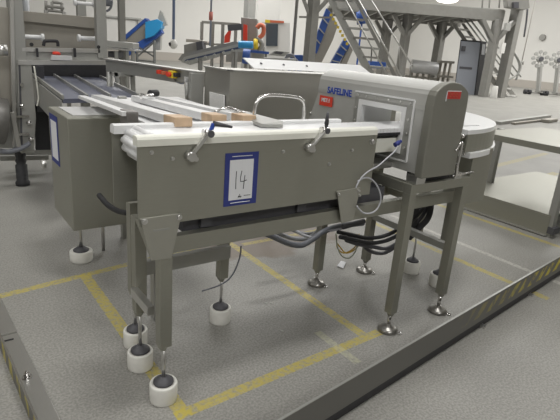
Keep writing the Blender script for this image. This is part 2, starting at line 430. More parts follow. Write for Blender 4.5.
# lot signs
def sign(name, corners, pl, off, fr, par):
    """corners tl tr br bl in metres; framed card"""
    tl, tr, br, bl = [Vector(c) for c in corners]; n = (tr-tl).cross(tl-bl).normalized()
    if n.dot(O-tl) < 0: n = -n
    part('card', lambda bm: prism(bm, [tl+n*.0005, tr+n*.0005, br+n*.0005, bl+n*.0005], n*.0012), BLU, par, label='navy bordered card')
    L_ = lambda u, v: tl.lerp(tr, u).lerp(bl.lerp(br, u), v)+n*.0018
    part('paper', lambda bm: prism(bm, [L_(*p) for p in fr], n*.0008), PAP, par, label='white paper')
    return L_, n
s14 = thing('lot_sign', 'navy bordered card with handwritten 14 taped on the conveyor front panel', 'sign', tuple(OY(241,205,YF-.001)))
tl, tr, br, bl = OY(224.6,154.5,YF), OY(257.5,150.4,YF), OY(257,202.5,YF), OY(223.8,206.8,YF)
x_ = (tl.x+bl.x)/2; x2 = (tr.x+br.x)/2; zt = (tl.z+tr.z)/2; zb = (bl.z+br.z)/2
L14, n14 = sign('lot', [(x_,YF,zt),(x2,YF,zt),(x2,YF,zb),(x_,YF,zb)], 0, 0, ((.14,.13),(.85,.13),(.85,.89),(.14,.89)), s14)
def stroke(L_, n, pts, r): return TB([L_(*p)+n*.0012 for p in pts], r, 6, False)
part('numeral_one', stroke(L14, n14, [(.34,.34),(.335,.5),(.34,.68)], .0016), INK, s14)
part('numeral_four', lambda bm: (tube(bm, [L14(*p)+n14*.0012 for p in ((.50,.34),(.47,.46),(.47,.54),(.56,.545),(.66,.525))], .0016, 6, False), tube(bm, [L14(*p)+n14*.0012 for p in ((.60,.43),(.585,.55),(.57,.69))], .0016, 6, False)), INK, s14)
part('caption', lambda bm: (tube(bm, [L14(*p)+n14*.0012 for p in ((.42,.85),(.47,.79),(.50,.85),(.43,.835),(.53,.83))], .0014, 6, False), tube(bm, [L14(.60,.82)+n14*.0008, L14(.80,.82)+n14*.0008], .0013, 6, False)), INK, s14)
part('border_text', lambda bm: (tube(bm, [L14(.2,.065), L14(.8,.065)], .0016, 6, False), tube(bm, [L14(.2,.945), L14(.8,.945)], .0016, 6, False)), PAP, s14)
# ------------------------------------------------------------------ metal detector
md = thing('metal_detector', 'grey stainless metal detector with rounded top straddling the conveyor on four legs', 'metal detector', (2.1, 1.9, 0))
XF = 1.98
def cap_prof(z0=.905, zt=1.353, xl=XF, xr=2.235):
    xm = (xl+xr)/2; P = [(xl, z0), (xl-.006, 1.0), (xl-.006, 1.24), (xl, 1.292), (xl+.006, 1.305)]
    for i in range(0, 17):
        u = -1+2*i/16; P.append((xm+(xr-xl)/2*.93*u, 1.313+(zt-1.313)*(1-abs(u)**2.2)))
    P += [(xr-.006, 1.305), (xr, 1.292), (xr+.004, 1.24), (xr+.002, 1.0), (xr, z0)]
    return P
# head body: shell made with a tunnel opening (four blocks around the tunnel plus rounded crown)
TY0, TY1, TZ0, TZ1 = 1.655, 1.99, .985, 1.218
def head_fn(bm):
    P = cap_prof()
    crown = [(x, z) for x, z in P if z > TZ1] ; crown = [(XF-.004, TZ1)]+crown[0:]+[(2.237, TZ1)]
    prism(bm, [(x, 1.545, z) for x, z in crown], (0, 2.345-1.545, 0))
    bx(bm, (XF, 1.545, .905), (2.235, TY0, TZ1)); bx(bm, (XF, TY0, .905), (2.235, TY1, TZ0))
    # far block, slanted far end
    prism(bm, [(XF, TY1, .905), (XF, 2.47, .905), (XF, 2.345, TZ1+.0), (XF, TY1, TZ1)], (.255, 0, 0))
HDM = mat('detector_grey', (.52,.52,.50), .42, .35, .03, 20)
head = part('head', head_fn, HDM, md, label='satin grey detector head')
def capf(bm): prism(bm, [(x, 1.497, z) for x, z in cap_prof(.890, 1.356, XF-.004, 2.238)], (0, .048, 0))
part('end_cap', capf, SSC, md, .006, 'rounded end cap of the head')
def rim(bm):
    w = .026; x0, x1 = XF-.010, XF+.02
    for a, b in (((TY0,TZ1-w),(TY1,TZ1)), ((TY0,TZ0),(TY1,TZ0+w)), ((TY0,TZ0+w),(TY0+w,TZ1-w)), ((TY1-w,TZ0+w),(TY1,TZ1-w))):
        bx(bm, (x0, a[0], a[1]), (x1, b[0], b[1]))
part('tunnel_rim', rim, WPL, md, 0, 'white tunnel rim')
def liner(bm):
    t = .006
    bx(bm, (XF+.01, TY0, TZ0), (2.24, TY0+t, TZ1)); bx(bm, (XF+.01, TY1-t, TZ0), (2.24, TY1, TZ1))
    bx(bm, (XF+.01, TY0, TZ0), (2.24, TY1, TZ0+t)); bx(bm, (XF+.01, TY0, TZ1-t), (2.24, TY1, TZ1))
part('tunnel_liner', liner, WPL, md, label='cream tunnel lining')
def gask(bm):
    for p, q in (((1.611,1.256),(2.025,1.256)), ((1.611,1.256),(1.606,.952)), ((1.606,.952),(2.025,.952))):
        beam(bm, (XF-.006, *p), (XF-.006, *q), .008, .008)
part('gasket', gask, WPL, md, label='thin white seal line')
part('flange_plate', lambda bm: [bx(bm, (XF-.005, a, c), (XF+.001, b, d)) for a, b, c, d in ((1.613,TY0,.954,1.254),(TY1,2.023,.954,1.254),(TY0,TY1,.954,TZ0),(TY0,TY1,TZ1,1.254))], SSM, md, label='grey flange plate')
bolts = []
for y in (1.635, 1.70, 1.78, 1.86, 1.94, 2.005): bolts.append((y, 1.238))
for z in (1.02, 1.09, 1.16): bolts += [(1.632, z)]
for z in (1.10, 1.17): bolts += [(2.008, z)]
def xb(y, z): return CY((XF-.005, y, z), (XF-.012, y, z), .0065, n=6)
for y, z in bolts: part('flange_bolt', xb(y, z), SSB, md)
text_mesh('SAFELINE', .050, BLT, 'maker_lettering', md, (XF-.006, 2.158, 1.236), (0,-1,0), (0,0,1), .0016)
st1 = part('warning_sticker', lambda bm: bx(bm, (XF-.0075, 2.207, 1.143), (XF-.005, 2.322, 1.200)), RED, md, label='red sticker with white writing')
text_mesh('MET:1', .030, PAP, 'sticker_writing', md, (XF-.0085, 2.265, 1.176), (0,-1,0), (0,0,1), .0008)
part('cap_sticker', BX((2.058, 1.4935, 1.279), (2.165, 1.498, 1.318)), RDD, md, .0, 'dull red sticker on the cap')
part('sticker_border', lambda bm: (bx(bm, (2.054,1.493,1.314),(2.165,1.4965,1.318)), bx(bm, (2.054,1.493,1.268),(2.058,1.4965,1.318))), PAP, md)
def squig(bm):
    for k in range(3):
        x = 2.075+k*.024; tube(bm, [(x,1.493,1.306),(x+.014,1.493,1.306),(x+.002,1.493,1.290),(x+.016,1.493,1.290)], .0017, 6, False)
part('sticker_marks', squig, ORG, md)
part('screw', CY((XF, 2.40, 1.08), (XF-.012, 2.40, 1.08), .008), SSB, md)
# stand
LX0, LX1, LY0, LY1 = 1.985, 2.425, 1.56, 2.19
SFT = mat('dull_cast_steel', (.34,.33,.31), .32, .9)
def tleg(x, y, z0, z1):
    leg(x, y, z0, z1, .049, SS, md)
    part('levelling_rod', CY((x, y, .03), (x, y, z0+.01), .011, n=12), CHR, md)
    part('round_foot', lambda bm: lathe(bm, (x, y, 0), [(.053, 0), (.057, .008), (.055, .018), (.040, .028), (.018, .033), (.016, .046)]), SFT, md, label='polished round steel foot')
    def lug(bm):
        for k in range(12):
            a, b = 2*math.pi*k/12, 2*math.pi*(k+1)/12; c = Vector((x+.030, y-.055, .004))
            cyl(bm, c+Vector((.014*math.cos(a), .014*math.sin(a), 0)), c+Vector((.014*math.cos(b), .014*math.sin(b), 0)), .004, n=6)
    part('foot_lug', lug, CHR, md)
tleg(LX0, LY0, .095, .80); tleg(LX1, LY0, .105, .80); tleg(LX0, LY1, .085, .80); tleg(LX1, LY1, .07, .80)
for a, b in (((LX0-.025, LY0-.025),(LX1+.025, LY0+.025)), ((LX0-.025, LY1-.025),(LX1+.025, LY1+.025))):
    part('top_rail', BX((*a, .80), (*b, .85)), SS, md, .0015)
part('top_rail', BX((LX0-.025, LY0+.026, .80), (LX0+.025, LY1-.026, .85)), SS, md, .0015)
part('top_rail', BX((LX1-.025, LY0+.026, .80), (LX1+.025, LY1-.026, .85)), SS, md, .0015)
part('stretcher', BX((LX1-.02, LY0+.02, .40), (LX1+.02, LY1-.02, .44)), SSM, md, .001)
part('mounting_pad', BX((1.985, 1.53, .85), (2.055, 1.60, .893)), SSB, md, .003)
part('mounting_pad', BX((2.30, 1.53, .85), (2.36, 1.60, .885)), SSB, md, .003)
part('mounting_pad', BX((2.0, 2.10, .85), (2.22, 2.22, .91)), SSM, md, .003)
part('vibration_plate', BX((2.06, 1.56, .852), (2.29, 1.66, .889)), BLK, md)
part('adjuster', TB([(2.25,1.50,.95),(2.262,1.50,.90),(2.27,1.51,.87)], .008), CHR, md)
part('adjuster', TB([(2.20,1.49,1.02),(2.243,1.49,1.06),(2.248,1.49,1.0),(2.242,1.49,.93)], .006), CHR, md)
part('adjuster_rod', CY(OY(452,176,1.52), OY(473,172,1.52), .006), CHR, md)
part('cylinder', CY(OX(376,181,1.99), Vector((1.99,1.62,.835)), .016), SS, md)
part('bracket_arm', BX((1.80, 1.70, .90), (1.98, 1.90, .93)), SSB, md, .002)
# ------------------------------------------------------------------ control box
cb = thing('control_box', 'plain stainless control box beside the infeed conveyor, carrying a framed paper on its side', 'electrical box', (.83, 3.1, 0))
B0, B1 = Vector((.664, 2.895, .33)), Vector((1.0, 3.37, .995))
part('cabinet', BX(B0, B1), SS, cb, .006)
def lid(bm):
    bx(bm, (B0.x+.05, B0.y+.08, B1.z), (B1.x-.04, B1.y-.05, B1.z+.006))
part('lid', lid, LPL, cb, .002)  # pale material stands in for the light on the stainless top
part('leg', CY((.775,3.20,.06), (.775,3.20,.34), .012), SSB, cb)
part('leg', CY((.95,3.30,.0), (.95,3.30,.34), .012), SSB, cb)
part('foot_disc', lambda bm: lathe(bm, (.775,3.20,0), [(.05,.068),(.05,.078),(.02,.10)]), DKG, cb)
part('puck', lambda bm: lathe(bm, (.775,3.20,0), [(.07,0),(.073,.01),(.073,.068),(.068,.074),(.055,.072)]), PUK, cb, label='white plastic floor puck')
part('switch', CY(OX(46,164,.664)+Vector((-.03,.0,0)), OX(46,164,.664), .03, .03), SSB, cb, .004)
fs = thing('framed_paper', 'narrow white paper with blue frame stuck on the side of the control box', 'sign', (.664, 3.3, .75))
c0, c1 = OX(47.5,119,.662), OX(57,166,.662)
cy0, cy1 = 3.335, 3.13
LF, nF = sign('p', [(.6635,cy0,.965),(.6635,cy1,.965),(.6635,cy1,.665),(.6635,cy0,.665)], 0, 0, ((.14,.12),(.86,.12),(.86,.9),(.14,.9)), fs)
# ------------------------------------------------------------------ infeed conveyor
inf = thing('infeed_conveyor', 'laned infeed conveyor with blue grey belt coming out of the hooded machine', 'conveyor', (1.0, 3.8, 0))
ZI = 1.10
a, b, c, d = OZ(33,76,1.0), OZ(97,76,1.0), OZ(138,97,1.0), OZ(63,99,1.0)
a2, b2 = a+(a-d)*.3, b+(b-c)*.3
part('belt', lambda bm: prism(bm, [a2, b2, c, d], (0,0,-.03)), BELT, inf)
for t in (0.0, .30, .60, 1.0):
    p, q = a2.lerp(b2, t), d.lerp(c, t)
    part('lane_divider', BM(p+Vector((0,0,.012)), q+Vector((0,0,.012)), .016, .03), SSM, inf, .001)
part('side_frame', lambda bm: prism(bm, [a2+Vector((-.02,0,-.01)), d+Vector((-.02,0,-.01)), d+Vector((-.02,0,-.22)), a2+Vector((-.02,0,-.22))], (.012,0,0)), SSM, inf)
part('side_frame', lambda bm: prism(bm, [b2+Vector((.02,0,-.01)), c+Vector((.02,0,-.01)), c+Vector((.02,0,-.22)), b2+Vector((.02,0,-.22))], (.012,0,0)), SSM, inf)
e, f_, g, h = OZ(83,98,1.03), OZ(137,96.5,1.03), OZ(262,124,ZI), OZ(140,128,ZI)
g = Vector((1.36, 1.96, ZI)); h = Vector((.80, 1.96, ZI))
part('transfer_plate', lambda bm: prism(bm, [e, f_+Vector((.32,0,0)), g, h], (0,0,-.008)), WPL, inf, label='pale slide plate')
def rail(p0, p1, w, hh, tanl, label_=None):
    a, b = OZ(*p0, 1.06), OZ(*p1, ZI+.035); d = (b-a).normalized()
    r_ = part('guide_rail', BM(a, b, w, hh), LPL, inf, .003)
    part('rail_tip', BM(b-d*tanl, b+d*.004, w+.004, hh+.004), TAN, r_, .003, 'worn tan rail end')
    return r_
rail((97,97.3), (183.5,122), .072, .034, .13)
rail((136,98), (219,119), .068, .034, .12)
rail((160,99), (249,119.5), .064, .034, .12)
part('guide_rail', BM(OZ(82,97,1.05), OZ(127,114,1.125), .045, .02), WPL, inf, .002)
part('hold_down', BX(OY(127,112,2.15), OY(139,128,2.15)+Vector((0,.10,0))), mat('motor_grey', (.22,.21,.20), .5, .4), inf, .006, 'dark motor block under the first rail')
part('rail_bracket', TB([OZ(215,112,1.13), OZ(228,108,1.15), OZ(240,112,1.15), OZ(250,113,1.13)], .008), CHR, inf)
part('cross_guard', lambda bm: prism(bm, [OZ(236,114,1.14), OZ(243,110.5,1.15), OZ(283,121,1.14), OZ(283,124.5,1.13), OZ(262,124,1.13)], (0,0,-.015)), SSM, inf, .001)
part('drip_leg', BX((.90,2.25,.0), (.95,2.30,1.02)), SSM, inf)
part('drip_leg', BX((1.14,3.45,.0), (1.19,3.50,1.05)), SSM, inf)
q4 = OZ(135.7,344)
leg(q4.x, q4.y, .27, .745, par=inf); puck_foot(q4.x, q4.y, .29, inf)
# hoop handle
hp0, hp1 = OZ(254,122,1.11), OZ(303,122,1.11)
hh = .115
single('hoop_handle', TB([hp0, hp0+Vector((0,0,hh*.6)), hp0+Vector((.025,0,hh*.95)), hp0.lerp(hp1,.3)+Vector((0,0,hh*1.08)), hp0.lerp(hp1,.75)+Vector((0,0,hh*1.04)), hp1+Vector((-.02,0,hh*.93)), hp1+Vector((0,0,hh*.6)), hp1], .009, 10), CHR, 'bent steel hoop rising behind the white belt in front of the big stainless guard', 'handle')
# perforated white board
wb = OY(228,112,2.98)
single('perforated_board', lambda bm: prism(bm, [OX(209.3,91.8,1.725), OX(223.6,95.3,1.725), OX(223.2,114,1.725), OX(209.4,111.5,1.725)], (.012,0,0)), mat('perforated_white', (.92,.92,.90), .6, 0, .25, 120), 'small white perforated board against the side of the stainless guard', 'board', bevel=.001)
# ------------------------------------------------------------------ big guard
gd = thing('stainless_guard', 'large plain stainless hopper box behind the conveyor and detector', 'machine guard', (2.6, 3.4, 0))
GY = 3.0
gz = 1.280
part('hopper_box', BX((1.742, GY, .80), (3.45, 3.37, gz)), SSG, gd, .006)
part('rim', lambda bm: (bx(bm, (1.735, GY-.008, gz-.004), (3.45, GY+.03, gz+.006)), bx(bm, (1.735, GY-.008, gz-.004), (1.76, 3.38, gz+.006))), SSB, gd, .002)
for x in (2.3, 3.3): part('leg', BX((x, 3.28, 0), (x+.05, 3.33, .80)), SS, gd)
w0, w1 = OZ(251,67,1.29), OZ(335,75,1.29)
def wstrip(bm):
    bx(bm, (2.02, 3.32, 1.275), (3.35, 3.36, 1.325))
wt = thing('dotted_white_strip', 'long white strip with small dark dots lying along the top of the stainless guard', 'strip', (2.5, 3.34, 1.286))
part('strip', lambda bm: prism(bm, [(2.13,3.31,1.287),(2.13,3.325,1.287),(2.13,3.49,1.352),(2.13,3.475,1.355)], (1.27,0,0)), WPL, wt)
for x in (2.24, 2.46, 2.70): part('dot', CY((x,3.385,1.322), (x,3.383,1.326), .010), DKG, wt)
# ------------------------------------------------------------------ hooded machine at left
hm = thing('hooded_machine', 'large open stainless machine with posts, rollers and hood over the blue grey lanes', 'machine', (.9, 4.9, 0))
D0 = 5.0
def yb(p0, p1, y0, y1): # box spanning pixels p0 (top-left) .. p1 (bottom-right) on plane Y=y0, thick to y1
    a, b = OY(*p0, y0), OY(*p1, y0)
    return BX((a.x, y0, b.z), (b.x, y1, a.z))
def zspan(x, y, p_top, p_bot): return ZT(x, y, p_top), ZT(x, y, p_bot)
px0 = OY(13,60,D0).x; px1 = OY(27,60,D0).x
part('post', BX((px0, D0, .35), (px1, D0+.10, 1.95)), SSM, hm, .004)
px0 = OY(97,30,D0).x; px1 = OY(107,30,D0).x
part('post', BX((px0, D0, ZT(px0, D0, 58)), (px1, D0+.08, 1.95)), SSM, hm, .004)
part('post', BX((px0+.12, D0+1.1, .2), (px1+.12, D0+1.18, 1.95)), SSM, hm, .004)
part('side_plate', BX((OY(-30,60,D0).x, D0+.02, .75), (OY(14,60,D0).x, D0+.05, 1.60)), BRK, hm, .004)
part('cross_beam', lambda bm: prism(bm, [OY(20,10.5,D0+.5), OY(97,17.5,D0+.5), OY(97,29,D0+.5), OY(20,21,D0+.5)], (0,.10,0)), BRK, hm, .004)
part('back_panel', lambda bm: prism(bm, [OY(18,20,D0+.55), OY(98,28,D0+.55), OY(98,50,D0+.55), OY(18,50,D0+.55)], (0,.04,0)), BRK, hm)
def pol(name, pts, y, th, m, lab=None, par=hm, bev=.002): return part(name, lambda bm: prism(bm, [OY(*p, y) for p in pts], (0, th, 0)), m, par, bev, lab)
pol('hood_rail', [(22,47.5),(100,49),(100,53),(22,51.5)], D0, .05, SSB)
pol('hood_plate', [(20,51.5),(104,52.5),(112,62),(20,62)], D0+.02, .04, SSM)
pol('hood_lip', [(18,60.5),(112,60.5),(113,65),(18,65)], D0-.03, .05, SSB)
pol('hood_side', [(17,63),(31.5,63.5),(36,118),(34,150),(22,150),(18,100)], D0-.02, .04, SSM)
pol('hood_side', [(107,62),(113,62),(114,80),(109,78)], D0-.02, .04, SSM)
pol('interior_shade_sheet', [(28,63),(110,62),(110,90),(28,90)], D0+.6, .03, BLK)  # black sheet stands in for the shade inside the hood opening
pol('lower_panel', [(-20,90),(18,90),(20,148),(-20,148)], D0+.25, .03, SSM)
pol('lower_panel', [(34,105),(60,105),(60,150),(36,150)], D0+.35, .03, BLK)  # this black one paints the shadow below the infeed belt
for q in ((37,53),(74.5,53)): part('latch', lambda bm, q=q: (bx(bm, OY(q[0]-1.4,q[1]-5,D0-.01), OY(q[0]+1.4,q[1]+4,D0-.01)+Vector((0,-.02,0)))), BLK, hm, .002, 'black latch')
def roller(p, q, y, r):
    a, b = OY(*p, y), OY(*q, y); b = Vector((b.x, y, a.z+(b.z-a.z)))
    d = (b-a).normalized()
    def fn(bm):
        cyl(bm, a, b, r); cyl(bm, b-d*.012, b+d*.012, r*1.7); cyl(bm, a-d*.012, a+d*.012, r*1.7) if p[0] > 60 else None
    return part('roller', fn, WPL, hm, label='white plastic roller')
roller((22,36.5), (42.5,37.5), D0+.3, .020); roller((79,38), (99,39), D0+.3, .020); roller((75,2.5), (94,4.5), D0+.3, .016)
part('grab_handle', TB([OY(43.5,46,D0), OY(44.5,41.5,D0), OY(47,41,D0), OY(55,41,D0), OY(57.5,42,D0), OY(58,46.5,D0)], .014, 8), BLK, hm, label='black grab handle')
part('red_lamp', lambda bm: lathe(bm, OY(56.5,54.5,D0-.02), [(.035,0),(.035,.015),(.02,.025)], 16), RED, hm, label='red cap')
pol('junction_box', [(52,55),(72,56),(72.5,60.5),(51,60)], D0-.06, .04, LPL)
for i, q in enumerate(((31.5,44.5),(98.5,47))): part('bolt', bolt(OY(*q, D0), .012), BLK, hm)
part('clamp_bolt', bolt(OY(22,85,D0-.03), .012), CHR, hm)
# lower left mechanisms
part('bracket', lambda bm: beam(bm, OY(12,112,D0-.1), OY(19,147,D0-.1), .035, .02), SSB, hm, .002)
for yy in (116.5, 134.5): part('slide_bar', BM(OY(16,yy,D0-.05), OY(29,yy-.5,D0-.05), .02, .02), CHR, hm)
for q in ((29,123),(31,139),(22,106)): part('knob', lambda bm, q=q: lathe(bm, OY(*q, D0-.08), [(.01,-.02),(.022,-.01),(.022,.01),(.01,.02)], 12), CHR, hm)
part('pneumatic_tube', TB([OY(0,151,D0-.1), OY(10,151.5,D0-.1), OY(22,148,D0-.1), OY(30,143,D0-.1)], .022), GRB, hm)
part('cable', TB([OY(34,66,D0-.06), OY(37,85,D0-.06), OY(38.5,98,D0-.06), OY(37,106,D0-.06)], .007), CRM, hm)
part('air_pipe', CY(OY(-4,50,D0-.2), OY(7,50,D0-.2), .045), SSB, hm)
xq, yq = OZ(23,185).x, OZ(23,185).y
def bellows(bm):
    prof = [(.10, 0), (.105, .03)]
    zz = .03
    prof += [(.085,.05),(.085,.20)]
    for k in range(7): prof += [(.062, .21+k*.06), (.08, .24+k*.06)]
    prof += [(.06,.62),(.06,.70)]
    lathe(bm, (xq, yq, 0), [(r_*.62, z_) for r_, z_ in prof], 20)
part('bellows_foot', bellows, BLK, hm, label='black rubber bellows foot')
part('base_beam', BM(OY(0,158,D0+.7), OY(48,157,D0+.7), .06, .05), SSM, hm)
part('base_beam', BM(OY(-5,150,D0+.5), OY(60,150,D0+.5), .25, .05), SSM, hm)
pol('post_edge', [(9.5,-6),(13.5,-6),(17,150),(13,150)], D0-.06, .05, SSB)
pol('post_groove', [(18.5,62),(20.5,62),(23,150),(21,150)], D0-.025, .004, DKG)
pol('cover_plate', [(36,66),(44,66),(46,112),(38,112)], D0+.30, .03, DKG)
part('swivel_drum', CY(OY(-8,120,D0-.1), OY(6,122,D0-.1), .20), mat('dark_drum_steel', (.17,.165,.155), .45, .5), hm, .01)
# upper shelf items behind the cross beam
tkd = thing('grey_tank', 'dark grey rounded tank standing behind the hooded machine', 'tank', (1.6, 9, 0))
t0, t1 = OY(12,2,9.0), OY(33,2,9.0)
part('shell', CY(((t0.x+t1.x)/2, 9.3, .0), ((t0.x+t1.x)/2, 9.3, OY(22,0,9.0).z+.4), (t1.x-t0.x)/2, n=24), mat('tank_steel', (.24,.25,.26), .4, .5, .1, 5), tkd)
part('lid', CY(((t0.x+t1.x)/2, 9.3, OY(22,0,9.0).z+.4), ((t0.x+t1.x)/2, 9.3, OY(22,0,9.0).z+.5), (t1.x-t0.x)/2*.8, n=24), SSM, tkd)
# wire rack seen above the cross beam
def rack(bm):
    z0 = 14.0
    for p, q in (((46,10),(64,12)), ((46,10),(46,1)), ((52,11),(52,2)), ((62,12),(62,3)), ((52,2),(62,3)), ((46,6),(64,8))):
        cyl(bm, OY(*p, 8), OY(*q, 8), .02, n=8)
    for p in ((46,10),(64,12)):
        t = OY(*p, 8); cyl(bm, t, (t.x, t.y, 0), .03, n=8)
single('wire_rack', rack, GAL, 'thin grey wire rack seen above the beam of the hooded machine', 'rack')
# ------------------------------------------------------------------ discharge beam with stop buttons
zb_ = ZT(1.745, 3.40, 73.5)
pA, pB = OZ(108,60,zb_), OZ(203,73.5,zb_)
db = thing('return_beam', 'long stainless beam carrying red and yellow stop buttons behind the guide rails', 'conveyor beam', (pB.x, pB.y, 0))
dr = (pB-pA).normalized()
part('channel', BM(pA-Vector((0,0,.045)), pB-Vector((0,0,.045)), .05, .10), SSM, db, .003)
part('top_flange', BM(pA+Vector((0,0,.008)), pB+Vector((0,0,.008)), .10, .012), SSB, db, .002)
part('end_plate', BX((pB.x-.10, pB.y-.01, pB.z-.42), (pB.x+.005, pB.y+.03, pB.z+.0)), SSM, db, .003)
part('leg', BX((pB.x-.08, pB.y+.02, 0), (pB.x-.03, pB.y+.07, pB.z-.3)), SSM, db)
q = OZ(146,66,zb_-.1); q2 = OZ(128,64,zb_-.1)
def gate(bm):
    y = pA.lerp(pB,.22).y
    for p, r_ in (((112,74),(132,75)), ((132,75),(133.5,96)), ((115,72),(118,82))): beam(bm, OY(*p, y), OY(*r_, y), .03, .03)
part('leg_frame', gate, SSM, db)
part('leg', CY(pA.lerp(pB,.02)-Vector((0,0,.1)), (pA.lerp(pB,.02).x, pA.lerp(pB,.02).y, 0), .03), SSM, db)
def on_beam(px, py):   # point on the beam's near face
    d = ray(px, py); nrm = Vector((-dr.y, dr.x, 0)); 
    if nrm.dot(O-pA) < 0: nrm = -nrm
    base = pA+nrm*.027; t = (base-O).dot(nrm)/d.dot(nrm); return O+d*t, nrm
def button(px, py, mbox, mcap, nm, w=.05, lab=None):
    p, n = on_beam(px, py)
    b_ = part(nm, BM(p, p+n*.05, w, w), mbox, db, .004, lab)
    if mcap: part('push_button', CY(p+n*.05, p+n*.075, .018), mcap, b_, label='red button')
button(162.5,72, RED, None, 'indicator_lamp', .03, 'red lamp'); button(167,73, ORG, None, 'indicator_lamp', .028, 'orange lamp')
button(175.5,74.5, YEL, RED, 'emergency_stop', .055, 'yellow stop box'); button(172,74, RED, None, 'mushroom_button', .03, 'red button'); button(179.5,75, BLK, None, 'switch_body', .03)
p1, n1 = on_beam(188,80)
part('sensor_post', CY(OY(188.5,104,p1.y), OY(187,82,p1.y), .022), SSM, db)
part('sensor_body', BX(OY(185.5,82,p1.y), OY(190,77,p1.y)+Vector((0,.03,0))), LPL, db, .003)
part('sensor_arm', BM(OY(188,84,p1.y), OY(195,84.5,p1.y), .03, .02), DKG, db)
part('sensor_cable', TB([on_beam(174,77)[0], on_beam(177,82)[0], on_beam(183,83.5)[0], OY(187,82,p1.y)], .006), GRB, db)
part('hanging_cable', TB([OY(192,82,p1.y), OY(194,90,p1.y), OY(192,96,p1.y)], .006), CRM, db)
# small valve lying on the plate area
q = OZ(152,95,ZI+.0)
vf = OZ(155,96,.9)
sm = thing('valve_fitting', 'small black and steel fitting on a bent rod behind the guide rails', 'fitting', tuple(OZ(146,98,ZI)))
part('valve_body', CY(OZ(150,93.5,1.12), OZ(157,93,1.12), .022), BLK, sm, .002)
part('rod', TB([OZ(141,98,1.10), OZ(141.5,94.5,1.11), OZ(146,95.5,1.12), OZ(153,95,1.12)], .008), CHR, sm)
# ------------------------------------------------------------------ workbench at right with undershelf
wbn = thing('steel_workbench', 'stainless workbench with a bright undershelf and skirt standing on the right of the detector', 'bench', (5, 2.4, 0))
WX = 4.51
ZW = .80
for z_ in [k*.005 for k in range(100, 200)]:
    if abs(OZ(489,133,z_).x-WX) < .012: ZW = z_; break
yA, yC = OZ(489,133,ZW).y+.12, 1.95
part('undershelf', BX((WX, 1.96, .195), (6.3, 3.05, .207)), SS, wbn, .002, 'bright flat undershelf')
part('skirt', BX((WX, 1.96, .012), (WX+.012, 3.05, .195)), SS, wbn, .001)
part('skirt_lip', BX((WX-.02, 1.96, .010), (WX+.012, 3.05, .022)), SSB, wbn)
part('worktop', lambda bm: (bx(bm, (WX-.03, 1.2, ZW-.004), (5.75, yA, ZW+.002)), bx(bm, (WX-.03, 1.2, ZW-.055), (WX-.025, yA, ZW)), bx(bm, (WX-.03, yA-.004, ZW-.055), (5.75, yA, ZW))), SS, wbn, .001)
lg = OZ(490,182,.205); lgt = OZ(502,140,ZW)
print('bench', ZW, yA, lg, lgt)
part('leg', BX((lg.x-.03, lg.y-.03, .2), (lg.x+.03, lg.y+.03, ZW-.01)), SSM, wbn, .002)
part('leg', BX((WX+.005, 1.93, .0), (WX+.075, 1.99, ZW-.01)), SSM, wbn, .002)
part('corner_bracket', BX((WX-.01, 1.90, .04), (WX+.10, 1.96, .10)), DKG, wbn)
# ------------------------------------------------------------------ floor kerb rails
kz = .185
kr = thing('kerb_rail', 'dark steel kerb rail with worn yellow stripes in front of the detector feet', 'kerb rail', (2.5, 1.25, 0))
P0, P1 = OZ(320,397.7,kz), OZ(560,257,kz)
dk = (P1-P0); dk.z = 0; dk.normalize()
A_, B_ = P0-dk*.75, P1+dk*2.2
nk = Vector((dk.y, -dk.x, 0))  # towards the camera
ang = math.atan2(dk.y, dk.x)
kerb = part('upright_plate', lambda bm: prism(bm, [(A_.x,A_.y,.055),(B_.x,B_.y,.055),(B_.x,B_.y,kz),(A_.x,A_.y,kz)], -nk*.008), HZX, kr)
kerb['label'] = 'upright face with worn yellow stripes'
part('top_edge', BM(A_+Vector((0,0,.002))-nk*.004, B_+Vector((0,0,.002))-nk*.004, .010, .004), SSM, kr, label='bright worn top edge')
for t in (.395, .52, .63, .78): 
    p = Vector((A_.x,A_.y,0)).lerp(Vector((B_.x,B_.y,0)), t)
    part('floor_tab', BM(p-nk*.02+Vector((0,0,.008)), p+nk*.016+Vector((0,0,.008)), .03, .014), SSB, kr)
part('gap_shade_strip', lambda bm: prism(bm, [(A_.x,A_.y,.001),(B_.x,B_.y,.001),(B_.x,B_.y,.07),(A_.x,A_.y,.07)], -nk*.03), BLK, kr, label='black backing strip in place of the shade under the rail').location = -nk*.009  # black strip stands in for the shaded gap below the raised face
kl = thing('kerb_rail', 'grey kerb rail with a flat flange and bolt head, near the front left conveyor puck', 'kerb rail', (.25, 2.0, 0))
Q0, Q1 = OZ(0,333,.09), OZ(38,420,.09)
dq = (Q1-Q0); dq.z = 0; dq.normalize(); QA, QB = Q0-dq*1.0, Q1+dq*.6
nq = Vector((dq.y, -dq.x, 0))
if nq.x > 0: nq = -nq   # away from the machine
def seg(t0, t1, nm='upright_plate'):
    a = Vector((QA.x,QA.y,0)).lerp(Vector((QB.x,QB.y,0)), t0); b = Vector((QA.x,QA.y,0)).lerp(Vector((QB.x,QB.y,0)), t1)
    part('upright_plate', lambda bm: prism(bm, [a, b, b+Vector((0,0,.09)), a+Vector((0,0,.09))], nq*.006), HZB, kl, label='upright face with yellow squares')
    part('base_flange', lambda bm: prism(bm, [a-nq*.001+Vector((0,0,.001)), b-nq*.001+Vector((0,0,.001)), b-nq*.088+Vector((0,0,.001)), a-nq*.088+Vector((0,0,.001))], (0,0,.009)), SSB, kl, .001, 'flat grey flange')
    part('top_edge', BM(a+Vector((0,0,.091))+nq*.003, b+Vector((0,0,.091))+nq*.003, .008, .003), CHR, kl)
tj = ((OZ(8,334,.01)-Vector((QA.x,QA.y,.01))).dot(dq))/(QB-QA).length
seg(0, tj-.004); seg(tj+.004, 1)
